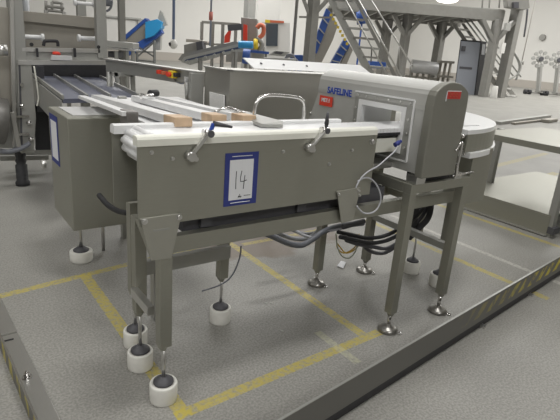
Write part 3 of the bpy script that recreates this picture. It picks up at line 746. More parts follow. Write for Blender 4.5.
def nut(px, py):
    c = OZ(px, py, .012)
    return lambda bm: (cyl(bm, (c.x,c.y,.010), (c.x,c.y,.014), .020), cyl(bm, (c.x,c.y,.014), (c.x,c.y,.030), .013, n=6), cyl(bm, (c.x,c.y,.03), (c.x,c.y,.042), .007))
part('anchor_bolt', nut(27,377), CHR, kl)
c9 = OZ(9,340,.0105); part('slot', lambda bm: bx(bm, (c9.x-.02, c9.y-.006, .0098), (c9.x+.02, c9.y+.006, .0115)), BLK, kl)
# ------------------------------------------------------------------ cables
BCP = [((428,192),(424,206),(414,219),(402,232),(388,240),(372,243),(356,240),(340,237)),
 ((430,194),(426,210),(416,224),(404,238),(388,248),(374,247),(358,244),(346,240)),
 ((424,192),(421,204),(411,216),(398,229),(384,236),(368,238),(352,235),(338,232)),
 ((427,200),(420,215),(407,230),(398,244),(384,253),(370,251),(362,244),(350,238))]
for k_, (pts_, lb_) in enumerate(zip(BCP, ('second highest', 'third highest', 'highest', 'lowest hanging'))):
    single('black_cable', TB([OY(*p, 1.965+.026*k_) for p in pts_], .013), BLK if k_ % 2 == 0 else mat('dark_grey_cable', (.07,.07,.08), .45), lb_+' of the four thick dark cables drooping inside the detector stand', 'cable', 'dark cables inside the detector stand')
single('black_cable', TB([OY(99,195,2.5), OY(108,205,2.4), OY(118,211,2.3), OY(128,213,2.2)], .014), BLK, 'thick black cable sagging between the control box and the conveyor end', 'cable')
single('grey_hose', TB([OY(*p, 2.11) for p in ((262,232),(273.6,236.8),(289,243.5),(302,245),(313,239),(324,231.4),(341,226),(363,223))], .018, 10), GRB, 'thick blue grey hose bending under the conveyor frame in front of the paler ones', 'hose')
PHS = mat('pale_hose', (.36,.37,.40), .45)
single('grey_hose', TB([OY(*p, 2.30) for p in ((268,229),(282,235),(296,239),(308,238),(318,231))], .014, 10), PHS, 'paler grey hose running just behind the thick blue grey one', 'hose')
single('grey_hose', TB([OY(*p, 2.38) for p in ((284,226),(295,231),(306,234),(318,232),(332,228))], .012, 10), PHS, 'thinner pale grey hose, rearmost of the three under the conveyor', 'hose')
single('white_cable', TB([OY(276,222,2.3), OY(295,231,2.25), OY(306,236,2.2), OY(318,239,2.15)], .010), WCB, 'pale cable crossing above the hoses under the conveyor', 'cable')
single('looped_cable', lambda bm: tube(bm, [OY(*p, 1.60) for p in ((398,146),(394,152),(386,159),(378,166),(369,171),(362,177),(357,185),(356,188))], .0036), WCB, 'thin grey cable running from the detector tunnel down to the gusset plate', 'cable')
single('cable_ring', lambda bm: tube(bm, [OY(*p, 1.605) for p in ((357.5,181.5),(364,178),(370,178.5),(376,184),(380,193),(380.5,201),(377,209),(371,213),(364,213),(359,209),(357,206))], .0042), WCB, 'coiled grey cable ring hanging beside the second gusset plate', 'cable')
single('connector_plug', lambda bm: (cyl(bm, OY(395,145,1.62), OY(399,142.5,1.62), .012), cyl(bm, OY(399,142.5,1.62), OY(401,141,1.62), .008)), BLU, 'small blue plug on the cable at the tunnel mouth', 'plug')
for k, dx in enumerate((0, 2.5)):
    single('yellow_cable', TB([OY(359-dx,234,2.05), OY(360-dx,243,2.05), OY(354-dx,250,2.05), OY(346-dx,253,2.05), OY(340-dx,247+k,2.05), OY(337,243,2.05)], .0042), YCB, ('outer' if k == 0 else 'inner')+' thin yellow cable looping under the second gusset plate', 'cable', None)
single('thin_green_cable', TB([OY(336,233,2.0), OY(337.5,247,2.0), OY(342,256,2.0), OY(349,258,2.0), OY(355,252,2.0), OY(359,240,2.0)], .0042), mat('grey_green_cable', (.33,.35,.27), .5), 'thin grey green cable hanging in a loop below the conveyor beam', 'cable')
single('junction_clamp', lambda bm: (bx(bm, OY(330,232,2.02), OY(346,229,2.02)+Vector((0,.03,0))), cyl(bm, OY(343,227,2.0), OY(364,221,2.0), .016)), DKG, 'dark clamp bar holding cables beneath the second gusset plate', 'clamp', bevel=.002)
single('wiring_box', lambda bm: (bx(bm, (2.50,1.97,.335), (2.66,2.0,.40)), bx(bm, (2.52,1.96,.40), (2.62,1.995,.52))), BLK, 'small black wiring box hanging among the dark cables inside the detector stand', 'box', bevel=.004)
single('black_hose', TB([OY(*p, 1.955) for p in ((427,190),(431,203),(428,218),(419,228),(409,238))], .020, 10), BLK, 'thickest black hose curving down just inside the right legs of the detector stand', 'hose')
single('paper_scrap', lambda bm: prism(bm, [OZ(337,266,.004), OZ(341,261,.006), OZ(346,262.5,.01), OZ(343,268.5,.004)], (0,0,.003)), PAP, 'scrap of white paper on the floor under the conveyor', 'paper')
single('sagging_wire', TB([OY(241,246,1.95), OY(240,256,1.95), OY(236,268,1.95), OY(230,278,1.97), OY(222,284,2.0), OY(212,288,2.05), OY(202,291,2.1)], .004), GRB, 'thin dark wire curving down around the middle conveyor leg', 'wire')
for i_, (px_, py_) in enumerate(((266,303.5),(271,303.5),(282,331.5))):
    single('loose_washer', (lambda c: (lambda bm: lathe(bm, c, [(.006,0),(.009,.001),(.009,.003),(.006,.004)], 10)))(OZ(px_,py_)), SSM, ['small steel washer lying alone under the conveyor, first of a pair','small steel washer beside the other one under the conveyor','small steel washer alone nearer the yellow line'][i_], 'washer')
# ------------------------------------------------------------------ background helpers
def gp(px, py): return OZ(px, py, 0)
def upright_fn(px, pyf, pyt, w, wd=None):
    g_ = gp(px, pyf); zt_ = ZT(g_.x, g_.y, pyt); wd = wd or w
    return lambda bm: bx(bm, (g_.x-w/2, g_.y-wd/2, 0), (g_.x+w/2, g_.y+wd/2, zt_))
def bar(px0_, py0_, px1_, py1_, D, w, h=None): return lambda bm: beam(bm, AT(px0_,py0_,D), AT(px1_,py1_,D), w, h or w)
def quad(pts, D, th): return lambda bm: prism(bm, [AT(*p, D) for p in pts], HF*th)
def foot(px, D, w=.06):  # a leg from pixel (px,py) at depth D straight to the floor
    return lambda bm, py: None
def drop(bm, px, py, D, w):  # vertical leg from that point to the floor
    p = AT(px, py, D); bx(bm, (p.x-w/2, p.y-w/2, 0), (p.x+w/2, p.y+w/2, p.z))
# --- bars lying on the floor
fb = single('floor_channel', lambda bm: (beam(bm, OZ(498,123,.04), OZ(549,116,.04), .14, .08)), GLT, 'grey brown steel channel lying on the open floor, the longer of two', 'channel', bevel=.004)
single('floor_channel', lambda bm: (beam(bm, OZ(513,123.5,.03), OZ(553,119,.03), .10, .05), beam(bm, OZ(545,121,.05), OZ(554,119.5,.05), .22, .08)), BRK, 'shorter steel channel with a bracket end lying in front of the longer one', 'channel', bevel=.004)
# --- small blue conveyor with frame, left of centre
D = 31.0
bc = thing('blue_incline_conveyor', 'small inclined conveyor with bright blue belt hood on a grey stand against the far wall', 'conveyor', tuple(gp(150,62)))
part('belt_frame', quad([(112,46),(145,18),(147,20.5),(115,49)], D, .8), RYB, bc)
part('belt_frame', quad([(122,52),(160,29),(162,33),(138,52),(126,56)], D, .6), RYB, bc)
part('side_guard', quad([(124,38),(143,24),(146,40),(128,52)], D+.1, .5), BRK, bc)
part('hood', quad([(145,22),(157,19),(162,22),(161,28),(153,36),(145,39)], D-.3, .8), CYB, bc, .03, 'bright blue hood')
part('motor', quad([(160,10),(163,14),(167,25),(162,26),(158,18)], D, .3), GLT, bc)
def stand(bm):
    for x in (137, 154.5):
        p = AT(x, 40 if x > 150 else 44, D); q_ = AT(x, 62.5, D); beam(bm, p, (p.x, p.y, 0), .12, .12)
    for a_, b_ in (((137,60),(154.5,62)), ((137,57),(154.5,42)), ((137,46),(154.5,57)), ((137,52),(154.5,52))): beam(bm, AT(*a_, D), AT(*b_, D), .08, .08)
part('stand', stand, mat('stand_grey', (.16,.165,.16), .5, .3), bc)
part('side_box', quad([(155,29),(161,29),(160,50),(155,50)], D+.5, .4), GLT, bc)
# far door on the back wall
structure('door_1', lambda bm: [beam(bm, OY(103,16,YB-.05), OY(103,62,YB-.05), .35, .1), beam(bm, OY(140,19,YB-.05), OY(141,62,YB-.05), .35, .1), beam(bm, OY(103,16,YB-.05), OY(140,19,YB-.05), .35, .1)], GLT)
structure('door_2', lambda bm: prism(bm, [OY(104,17,YB-.02), OY(130,18.5,YB-.02), OY(131,62,YB-.02), OY(105,62,YB-.02)], (0,.01,0)), GLD)
single('steel_post', lambda bm: (lambda p: bx(bm, (p.x-.05, p.y-.05, 0), (p.x+.05, p.y+.05, 3.4)))(OY(122,38,9.0)), GAL, 'tall thin grey post beyond the pale stainless table', 'post')
# table with pale tray at left
lt = thing('pale_table', 'pale stainless table with open frame just beyond the hooded machine', 'table', (2.4, 8, 0))
TD = 8.6
part('tray', quad([(104,40),(133,43),(133,49),(104,47)], TD, .35), GLT, lt, .01)
part('table_top', quad([(104,47),(134,50),(134,51.5),(104,49)], TD-.05, .45), SSB, lt, .004)
for x in (116, 127, 133):
    part('leg', (lambda x: (lambda bm: drop(bm, x, 51, TD, .05)))(x), SSM, lt)
part('drive_box', quad([(108,51),(118,52),(118,58),(108,57)], TD+.1, .3), DKG, lt)
hb = thing('hose_balancer', 'grey coiled hose loop hanging beside the top of the hooded machine post', 'hose', tuple(AT(107,6,9)))
part('reel', CY(AT(103,0,9), AT(111,0,9), .10), GRB, hb)
part('cord', CY(AT(107,0,9), Vector((AT(107,0,9).x, AT(107,0,9).y, ZC)), .012), GAL, hb)
part('hose_loop', TB([AT(102,5,9), AT(105,10,9), AT(108,10.5,9), AT(111,7,9), AT(112,1,9)], .02), GRB, hb)
# --- long grey incline conveyor
gc = thing('grey_incline_conveyor', 'long low grey conveyor sloping upwards on legs in front of the back wall', 'conveyor', tuple(gp(200,66)))
D = 19.0
part('side_frame', quad([(181,62),(184,57),(240,43.5),(243,46),(243,50),(190,65)], D, .12), GLT, gc)
part('side_frame', quad([(178,60),(182,54),(236,41),(239,43),(239,46),(186,62)], D+.8, .12), GAL, gc)
part('belt', quad([(184,61.5),(186,59.5),(241,46.2),(242,48)], D-.02, .7), mat('dark_blue_belt', (.06,.08,.15), .5), gc)
for x in (187,196,205,214,223,232): part('cross_tie', bar(x, 60.5-(x-187)*.25, x+1.5, 64-(x-187)*.26, D-.05, .1, .08), GLT, gc)
for x in (200, 222, 236):
    part('leg', (lambda x: (lambda bm: drop(bm, x, 62-(x-187)*.26, D, .1)))(x), GAL, gc)
part('hopper', quad([(184,45),(197,42),(198,56),(184,59)], D+1.2, 1.0), GAL, gc)
part('drive_box', quad([(196,42),(202,41),(203,52),(197,53)], D+1.0, .8), DKG, gc)
part('top_bin', quad([(186,39),(196,39.5),(207,41.5),(207,43),(186,42)], D+1.5, .8), SKIRT, gc)
# --- thin cage
cg = thing('wire_cage', 'thin grey open frame cage standing behind the sloping grey conveyor', 'cage', tuple(gp(215,63)))
D = 22.0
for x, yt in ((202,22),(213,23),(223,23.5),(236,24.5)):
    part('upright', (lambda x, yt: (lambda bm: drop(bm, x, yt, D, .10)))(x, yt), GAL, cg)
part('top_bar', bar(202,22,240,24.5,D,.10), GAL, cg); part('mid_bar', bar(202,44,240,45,D,.08), GAL, cg)
# --- red machine and grey cabinets
rm = thing('filling_machine', 'grey machine column with red guards and hoses beyond the sloping conveyor', 'machine', tuple(gp(248,62)))
D = 21.0
part('column', quad([(241,17),(257,19),(257,52),(241,52)], D, .8), GAL, rm, .02)
part('lower_body', quad([(226,45),(264,47),(264,62),(226,62)], D+.3, .9), GAL, rm)
part('red_guard', quad([(224.5,36),(229,30),(231,26),(229,42),(224,43)], D-.3, .3), RED, rm, label='red guard')
part('red_guard', quad([(243.5,24),(247,25),(247,41),(243,40)], D-.3, .2), RED, rm, label='narrow red guard')
part('orange_hose', TB([AT(257,28,D-.4), AT(260,25,D-.4), AT(263.5,27,D-.4), AT(263,34,D-.4), AT(259,38,D-.4)], .085), ORG, rm, label='orange hose loop')
part('arm', bar(228,28,242,27,D-.2,.22), DKG, rm)
part('small_motor', CY(AT(254,44,D-.4), AT(258,44,D-.4), .2), YEL, rm)
part('clutter_pipe', TB([AT(257,38,D-.4), AT(262,44,D-.4), AT(259,52,D-.4)], .1), GAL, rm)
bb = thing('blue_drum', 'bright blue horizontal drum on the end of the sloping conveyor', 'drum', tuple(AT(246,50,18.5)))
D = 18.5
part('barrel', CY(AT(238.5,44.5,D), AT(253,45,D), .125), CYB, bb, .01)
part('saddle', bar(232,51,253,51.5,D,.16,.06), GLT, bb)
part('saddle_leg', (lambda bm: (drop(bm, 233,51,D,.06), drop(bm, 251,51.5,D,.06))), GAL, bb)
bmn = thing('blue_motor_conveyor', 'deep blue motor with blue cross belt under the bright drum', 'conveyor', tuple(gp(248,75)))
part('motor', CY(AT(243,56,17.5), AT(250,57,17.5), .24), RYB, bmn, .01)
part('cross_belt', bar(249,51,269,53,17.6,.2,.08), RYB, bmn)
part('leg', (lambda bm: (drop(bm, 246,58,17.6,.08), drop(bm, 266,53,17.6,.06))), GAL, bmn)
scn = thing('control_cabinet', 'tall white control cabinet with a dark screen and yellow lamp strip', 'cabinet', tuple(gp(275,62)))
D = 23.0
part('body', lambda bm: prism(bm, [AT(262,22,D), AT(290,23,D), AT(290,57,D)*1, Vector((AT(290,57,D).x,AT(290,57,D).y,0)), Vector((AT(262,56,D).x,AT(262,56,D).y,0))], HF*.8), GLD, scn)
part('screen', quad([(266,24),(278,24),(277.5,46),(266,46)], D-.05, .06), SCR, scn, label='dark screen')
part('lamp_strip', quad([(265,19.5),(270,20),(270,23),(265,22.5)], D-.05, .1), YEL, scn, label='yellow lamps')
part('lamp_strip', quad([(270,20),(284,21),(284,23),(270,22.5)], D-.05, .1), ORG, scn, label='orange lamps')
wp = thing('white_column', 'broad white column rising to the ceiling behind the control cabinet', 'column', tuple(gp(270,60)))
part('shaft', lambda bm: (lambda a, b: bx(bm, (a.x, 0, 0) if 0 else (a.x, a.y, 0), (a.x+1.5, a.y+1.0, ZC)))(AT(255,40,27), 0), CREAMW, wp)
gpst = thing('grey_post', 'slim grey post standing just left of the broad white column', 'post', tuple(gp(250,60)))
part('shaft', (lambda bm: (lambda p: bx(bm, (p.x-.2, p.y-.2, 0), (p.x+.2, p.y+.2, ZC)))(AT(249,20,25))), GLT, gpst)
# desk with tilted panel
dk_ = thing('operator_desk', 'small grey table with a tilted pale keyboard panel and cables', 'desk', tuple(gp(280,80)))
D = 15.0
part('tilted_panel', quad([(268,55),(275,50.5),(290,52),(284,56.5)], D, .25), GLT, dk_, .01)
part('table_top', bar(264,58.5,296,60,D,.5,.06), GLT, dk_)
part('leg', (lambda bm: (drop(bm, 266,59,D,.06), drop(bm, 293,60,D,.06))), GAL, dk_)
part('keypad', quad([(273,53),(276.5,51.5),(284,52.3),(281,54.5)], D-.03, .04), DKG, dk_)
cc = thing('cable_reel', 'coil of grey blue hose on the floor rack beside the operator desk', 'hose', tuple(gp(292,80)))
part('coil', lambda bm: [tube(bm, [AT(283+r_,62,D+.5), AT(287,57-r_*.4,D+.5), AT(293,57-r_*.4,D+.5), AT(298-r_,62,D+.5)], .035) for r_ in (0,2,4)], GRB, cc)
part('rack', lambda bm: [drop(bm, x, 60, D+.5, .05) for x in (284, 297)], GAL, cc)
bt = thing('blue_crate', 'low deep blue crate stack between the desk and the grey gusseted post', 'crate', tuple(gp(300,76)))
part('crate', quad([(290,55),(303,55),(304,62),(290,62)], 16.0, .5), RYB, bt, .01)
part('crate', quad([(288,62),(306,62),(306,75),(288,75)], 16.1, .5), RYB, bt, .01)
# drops from the ceiling
def hang(name, px, pyb, D, r, m, label, mid=None, pyt=-30):
    t = thing(name, label, 'hose', tuple(AT(px, pyb, D)))
    p = AT(px, pyb, D)
    part('line', CY(p, (p.x, p.y, ZC), r, n=8), m, t)
    return t, p
t, p = hang('hanging_hose', 173.5, 40, 16, .045, mat('steel_blue_hose', (.20,.26,.42), .5), 'blue grey hose hanging from the ceiling with white nozzle head')
part('nozzle', lambda bm: (lathe(bm, p+Vector((0,0,-.26)), [(.05,0),(.12,.08),(.12,.18),(.05,.28)], 12)), GLD, t, label='white nozzle')
part('trigger', lambda bm: cyl(bm, p+Vector((-.13,0,-.14)), p+Vector((-.05,0,-.12)), .06), BLK, t)
t, p = hang('hanging_cable', 210, 46, 16, .030, mat('blue_grey_cable', (.30,.33,.42), .5), 'blue grey cable with a red coupling hanging in front of the wire cage')
pr_ = AT(210,16,16)
part('coupling', CY((p.x,p.y,pr_.z-.12), (p.x,p.y,pr_.z+.12), .06), mat('faded_red', (.55,.18,.15), .5), t, label='faded red coupling')
t, p = hang('hanging_duct_cable', 292.5, 58, 17, .05, GAL, 'dark grey cable hanging down between the white column and the gusseted post')
t, p = hang('wall_cable', 522, 61, 30, .03, mat('pale_cable', (.5,.48,.45), .5), 'thin pale cable hanging against the far right wall')
part('plug', CY(p, p-Vector((0,0,.2)), .12), GAL, t)
# --- gusseted post and stair 1
DP = 15.5
po = thing('gusseted_post', 'grey steel post with diagonal gussets holding up the stair landing', 'post', tuple(AT(310,78,DP)))
pp = AT(310.5,40,DP)
part('shaft', BX((pp.x-.13, pp.y-.13, 0), (pp.x+.13, pp.y+.13, AT(312,-14,DP).z)), GAL, po, .01)
part('brace', bar(312,17,330,-3,DP,.16,.12), GAL, po); part('brace', bar(309,14,303,-2,DP,.12,.10), GAL, po)
part('cross_pipe', bar(299,17,330,17.5,DP+.3,.05), GAL, po)
def belt_conv(name, label, pts, chute, D, col=RYB):
    t = thing(name, label, 'conveyor', tuple(AT(*pts[2], D)))
    part('belt', quad(pts, D, .5), col, t, .01)
    part('chute', quad(chute, D+.1, .9), BRK, t, .01)
    n = 4
    a_, b_, c_, d_ = pts
    for k in range(1, n):
        l = AT(a_[0]+(d_[0]-a_[0])*k/n, a_[1]+(d_[1]-a_[1])*k/n, D-.03); r_ = AT(b_[0]+(c_[0]-b_[0])*k/n, b_[1]+(c_[1]-b_[1])*k/n, D-.03)
        part('flight', (lambda l, r_: (lambda bm: beam(bm, l, r_, .05, .04)))(l, r_), GLT, t)
    part('leg', (lambda bm: drop(bm, pts[3][0]+1, pts[3][1]-2, D+.3, .08)), GAL, t)
    return t
belt_conv('cleated_elevator', 'steep blue cleated elevator with grey chute to the right of the gusseted post', [(326.5,8),(332,14),(316.5,54),(311.5,48)], [(332,14),(338,25),(333,40),(320,66),(313,66),(315,52)], 18)
belt_conv('cleated_elevator', 'lower blue cleated elevator partly hidden under the stair stringer', [(345,38),(350,45),(336,68),(328,68)], [(350,45),(353,50),(346,66),(338,68)], 18.5)
single('blue_tank', lambda bm: (cyl(bm, AT(361,10,21), AT(362,24,21), .20), drop(bm, 362, 22, 21, .05)), RYB, 'small blue cylinder seen between the stair treads', 'tank')
single('blue_tub', quad([(370,61),(386,62.5),(386,69),(370,68)], 22, .6), RYB, 'blue tub beneath the far side of the yellow dotted stairs', 'tub', bevel=.01)
single('blue_tub', lambda bm: (lambda a, b: bx(bm, (a.x, a.y, 0), (b.x, a.y+.5, a.z)))(AT(366,70,20), AT(380,71,20)), DKG, 'dark tub beneath the bottom treads of the yellow dotted stairs', 'tub', bevel=.01)
sr = thing('open_stairs', 'open steel stairs with yellow dots along one stringer leading up to the mezzanine', 'stairs', tuple(AT(375,85,14.5)))
D = 14.5
def P_(px, py, dd): return AT(px, py, D+dd)
part('stringer', lambda bm: prism(bm, [AT(*p, D) for p in ((325,-5),(332,-5),(380,84),(371,84))], HF*.06), GLT, sr)
part('stringer', lambda bm: prism(bm, [AT(*p, D+.05) for p in ((352,-5),(355,-5),(401,84),(397,84))], HF*.06), GAL, sr)
for k in range(9):
    y_ = -1+k*9.6; xl = 330+(y_+5)*.535; 
    part('tread', (lambda a_, b_: (lambda bm: beam(bm, a_, b_, .30, .05)))(AT(xl, y_, D+.08), AT(xl+21, y_+2, D+.08)), GLT if k % 2 else GAL, sr)
for k in range(8):
    x = 331+k*2.3; y_ = 15+k*4.1
    part('yellow_dot', (lambda c_: (lambda bm: beam(bm, c_, c_-HF*.02, .07, .07)))(AT(x, y_, D-.01)), YEL, sr, label='yellow dot')
part('handrail', CY(AT(343,-5,D-.1), AT(390,80,D-.1), .022), SSB, sr); part('handrail', CY(AT(356,-5,D), AT(403,80,D), .024), SSB, sr)
part('handrail', CY(AT(370,-2,D+.4), AT(413,67,D+.4), .022), SSB, sr)
for x, y0_, y1_ in ((372,46,62),(399,46,70),(411,64,76)): part('rail_post', (lambda a_, b_: (lambda bm: cyl(bm, a_, b_, .02)))(AT(x,y0_,D+.2), AT(x-1,y1_,D+.2)), GAL, sr)
# --- mezzanine
mz = thing('mezzanine', 'grey steel mezzanine platform on columns across the top of the hall', 'platform', tuple(gp(450,95)))
DM = 24.0
zdk = AT(460,19,DM).z
L0, R0 = AT(334,19,DM), AT(503,19,DM)
L0.z = R0.z = zdk
part('edge_beam', lambda bm: bx(bm, (0,0,0), (1,1,1)) if 0 else beam(bm, L0+Vector((0,0,.30)), R0+Vector((0,0,.26)), .2, .44), GAL, mz)
part('edge_beam', lambda bm: beam(bm, L0+HF*6+Vector((0,0,.30)), R0+HF*6+Vector((0,0,.26)), .2, .44), GAL, mz)
part('deck', lambda bm: prism(bm, [L0+Vector((0,0,.45)), R0+Vector((0,0,.45)), R0+HF*6+Vector((0,0,.45)), L0+HF*6+Vector((0,0,.45))], (0,0,.08)), SSM, mz)
for k in range(12):
    t_ = (k+.5)/12; a_ = L0.lerp(R0, t_)+Vector((0,0,.3))
    part('joist', (lambda a_: (lambda bm: beam(bm, a_, a_+HF*6, .10, .28)))(a_), GAL, mz)
def column(px, D, w, ztop, braces=True):
    p = AT(px, 80, D); dn = None
    # shift so that the column meets the pixel at its foot
    part('column', lambda bm: bx(bm, (p.x-w/2, p.y-w/2, 0), (p.x+w/2, p.y+w/2, ztop)), GAL, mz, .02)
    if braces:
        for s in (-1, 1):
            part('brace', (lambda s: (lambda bm: beam(bm, Vector((p.x, p.y, ztop-1.0)), Vector((p.x, p.y, ztop-.05))+HR*s*.70, .34, .16)))(s), GAL, mz)
column(433, 28, .40, zdk+.1); column(399, 25, .34, zdk+.1); column(486, 24, .34, zdk+.1, True); column(380, 30, .42, zdk+.1, True)
for k, x in enumerate((482, 489, 499, 505)): part('rail_post', (lambda x: (lambda bm: cyl(bm, AT(x, 8, DM), AT(x+1.5, -14, DM), .035)))(x), GLT, mz)
part('guard_rail', CY(AT(420,-9,DM), AT(505,-2,DM), .04), GLT, mz)
# lamp under/over deck
sl = thing('dome_lamp', 'bright white dome lamp glowing at the edge of the mezzanine', 'lamp', tuple(AT(446,5,22)))
part('dome', lambda bm: lathe(bm, AT(447,0,22), [(.12,-.12),(.34,-.08),(.44,0),(.40,.12)], 24), mat('lamp_glow', (.9,.88,.8), .5, emit=(1,.96,.88,2.2)), sl)
part('shade', lambda bm: lathe(bm, AT(447,0,22)+Vector((0,0,.10)), [(.46,0),(.44,.05),(.2,.2),(.05,.3)], 24), GLT, sl)
# tall column with hanging control
tc_ = thing('tall_column', 'tallest grey column passing the mezzanine edge, with a white box on it', 'column', tuple(gp(500,98)))
pc = gp(499,97.5)
part('shaft', BX((pc.x-.20, pc.y-.20, 0), (pc.x+.20, pc.y+.20, ZC)), GAL, tc_, .02)
part('socket_box', lambda bm: (lambda a_: bx(bm, a_-Vector((.14,.12,.22)), a_+Vector((.14,.0,.22))))(OY(501,48,pc.y-.29)), GLD, tc_, label='white socket box')
part('socket_box', lambda bm: (lambda a_: bx(bm, a_-Vector((.18,.12,.15)), a_+Vector((.18,.0,.15))))(OY(506,27,pc.y-.29)), GLT, tc_)
hd = thing('hanging_pendant', 'dark hoist unit with a hanging control cable next to the tallest column', 'hoist', tuple(AT(520,6,24)))
part('hoist_body', quad([(507,-3),(529,-2),(530,8),(524,10),(508,7)], 23.5, .5), GAL, hd, .02)
part('trolley', quad([(514,2),(519,2),(519,8),(514,8)], 23.3, .3), DKG, hd)
part('pendant_cable', TB([AT(527.5,9,23.5), AT(526.5,20,23.5), AT(524,37,23.5)], .04), DKG, hd)
# cabinet
ec = thing('electrical_cabinet', 'tall blue grey electrical cabinet with black frame standing under the mezzanine', 'cabinet', tuple(gp(468,96)))
g0 = gp(455.5,93.5); D = g0.dot(HF)
part('body', lambda bm: prism(bm, [AT(*p, D) for p in ((460.5,39.5),(481.5,41),(475,96.5),(453.5,94))], HR*.42+HF*.45), BLK, ec, .02, 'black cabinet frame')
part('door', quad([(461.5,41),(480.5,42.5),(474,95.5),(454.5,93)], D-.05, .06), CAB, ec, .005, 'blue grey door')
part('isolator', quad([(462,46),(466,46.3),(465.2,51.5),(461.3,51)], D-.12, .07), DKG, ec)
part('door_lettering', bar(459.5,67.5,472,68.5,D-.06,.02,.10), DKG, ec, label='faint dark lettering bar')
part('side_notice', quad([(482.5,44),(485.5,44.3),(484.5,55),(481.5,54.5)], D+.06, .02), PAP, ec)
# stair 2
s2 = thing('rear_stairs', 'steep grey stairs with tubular handrails passing behind the cabinet', 'stairs', tuple(gp(500,98)))
D = 25.5
part('stringer', lambda bm: prism(bm, [AT(*p, D) for p in ((449,20),(453,20),(508,97),(502,97))], HF*.08), GAL, s2)
part('stringer', lambda bm: prism(bm, [AT(*p, D+.1) for p in ((459,20),(462,20),(517,97),(512,97))], HF*.08), GAL, s2)
for k in range(11):
    y_ = 22+k*7.3; xl = 452+(y_-20)*.71
    part('tread', (lambda a_, b_: (lambda bm: beam(bm, a_, b_, .35, .07)))(AT(xl, y_, D+.05), AT(xl+9.5, y_+1, D+.05)), GLD, s2, label='pale tread')
for dx in (0, 5, 12): part('handrail', CY(AT(464+dx,18,D), AT(509+dx,77,D), .035), GLT, s2)
part('handrail', TB([AT(508,45,D), AT(517,58,D), AT(519.5,68,D), AT(516,80,D)], .05), GLT, s2)
part('handrail', TB([AT(506,40,D-.3), AT(520,62,D-.3), AT(519,72,D-.3), AT(510,79,D-.3), AT(505,80,D-.3)], .045), GLT, s2)
single('white_canister', CY(gp(487,97)+Vector((-.3,-.5,0)), gp(487,97)+Vector((-.3,-.5,.55)), .17, .12), GLD, 'small white canister standing between the two big columns', 'canister', bevel=.01)
# machines under mezzanine
tm = thing('horizontal_tank', 'pale horizontal cylinder machine on low legs behind the mezzanine columns', 'tank', tuple(gp(424,82)))
D = 27
part('drum', CY(AT(411,66,D), AT(437,69,D), .33), LPL, tm, .02)
part('legs_frame', lambda bm: [drop(bm, x, 70, D, .10) for x in (412,418,424,430)], BRK, tm)
part('rail', bar(405,76,437,79,D,.1), BRK, tm)
sb = thing('side_bench', 'low brown bench frame between the mezzanine column and the cabinet', 'bench', tuple(gp(446,84)))
part('top', bar(439,61.5,453,62.5,D,.5,.12), BRK, sb)
part('legs_frame', lambda bm: [drop(bm, x, 62, D, .10) for x in (441,446,451)], BRK, sb)
part('lower_shelf', bar(438,76,452,77,D,.5,.1), BRK, sb)
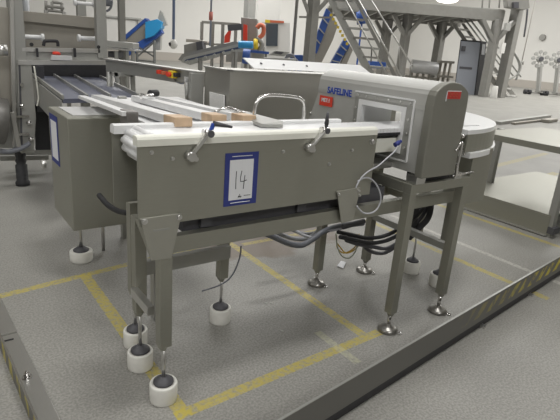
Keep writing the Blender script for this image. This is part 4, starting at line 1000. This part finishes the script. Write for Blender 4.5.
# handwash / knife stands
def washer(cx, cyt, fx, fy, label):
    g_ = gp(fx, fy); D = g_.dot(HF)
    t = thing('wheeled_stand', label, 'stand', tuple(g_), 'wheeled stands by the far wall')
    c_ = AT(cx, cyt, D); s = D/F*1.0
    part('pole', lambda bm: beam(bm, AT(cx, cyt+8, D), AT(fx, fy-3, D), s*3.2, s*3.2), GLT, t)
    def discs(bm):
        for k in range(9):
            a = 2*math.pi*k/9+.3; c2 = c_+HR*math.cos(a)*s*6.5+Vector((0,0,1))*math.sin(a)*s*6.5
            cyl(bm, c2-HF*.05, c2+HF*.05, s*1.7, n=12); cyl(bm, c_, c2, s*.4, n=6)
        cyl(bm, c_-HF*.12, c_+HF*.12, s*3, n=12)
    part('reel_head', discs, GLT, t, label='ring of pale round holders')
    part('hub', lambda bm: cyl(bm, c_-HF*.2, c_-HF*.1, s*2, n=12), DKG, t)
    part('base', lambda bm: (beam(bm, AT(fx-13, fy-3, D), AT(fx+9, fy-1, D), s*2.2, s*1.2), beam(bm, g_+Vector((0,0,.18))-HF*.4, g_+Vector((0,0,.18))+HF*.4, s*1.5, s*1.2)), GAL, t)
    for dx in (-13, -9, 8):
        q_ = AT(fx+dx, fy+(-1.5 if dx < 0 else .5), D); part('caster', (lambda q_: (lambda bm: cyl(bm, q_-HR*.08, q_+HR*.08, .13, n=12)))(Vector((q_.x,q_.y,.13))), BLK, t, label='black caster')
    return t
washer(540, 59, 538, 95, 'wheeled stand with a ring of round holders, standing nearer the rear stairs')
washer(558, 60, 555, 96.5, 'rightmost of the two wheeled stands with a ring of round holders')
single('wall_fitting', CY(OX(543,37.5,XB-.02), OX(543,37.5,XB-.02)-Vector((.15,0,0)), .22), GAL, 'small round grey fitting on the far right wall above the wheeled stands', 'fitting')
# ------------------------------------------------------------------ lights (ceiling lamp rows and an added fill flood)
def area(x, y, sx, sy, power, col=(1,.99,.97), z=ZC-.15, spread=150, aim=None):
    l = bpy.data.lights.new('ceiling_and_fill_light', 'AREA'); l.shape = 'RECTANGLE'; l.size = sx; l.size_y = sy; l.energy = power; l.color = col
    l.spread = math.radians(spread); o = bpy.data.objects.new('ceiling_and_fill_light', l); C.objects.link(o); o.location = (x, y, z)
    if aim: o.rotation_euler = (Vector(aim)-o.location).to_track_quat('-Z', 'Y').to_euler()
    return o
area(2.0, .9, 1.6, 1.2, 190)
area(-5.5, 2.0, 2.5, 3, 170, z=6.5)
area(-2.0, 6.5, 3, 2, 110)
area(-1.5, -7.0, 4, 2, 200, z=7.5, aim=(1.5, 1.8, .8))  # added floodlight behind the camera, fills the conveyor front
area(9, 10, 6, 3, 200, spread=180)
area(15, 5, 6, 3, 150, spread=180)
area(22, 10, 8, 5, 950, spread=180)
area(10, 20, 8, 5, 1300, spread=180)
area(24, 24, 10, 6, 1900, spread=180)
area(30, 8, 6, 8, 1150, spread=180)
w = bpy.data.worlds.new('world'); S.world = w; w.use_nodes = True
w.node_tree.nodes['Background'].inputs[0].default_value = (.8,.85,.9,1); w.node_tree.nodes['Background'].inputs[1].default_value = .02
S.view_settings.view_transform = 'Standard'; S.view_settings.look = 'None'; S.view_settings.gamma = 1; S.view_settings.exposure = 0.1
S.view_settings.use_curve_mapping = False
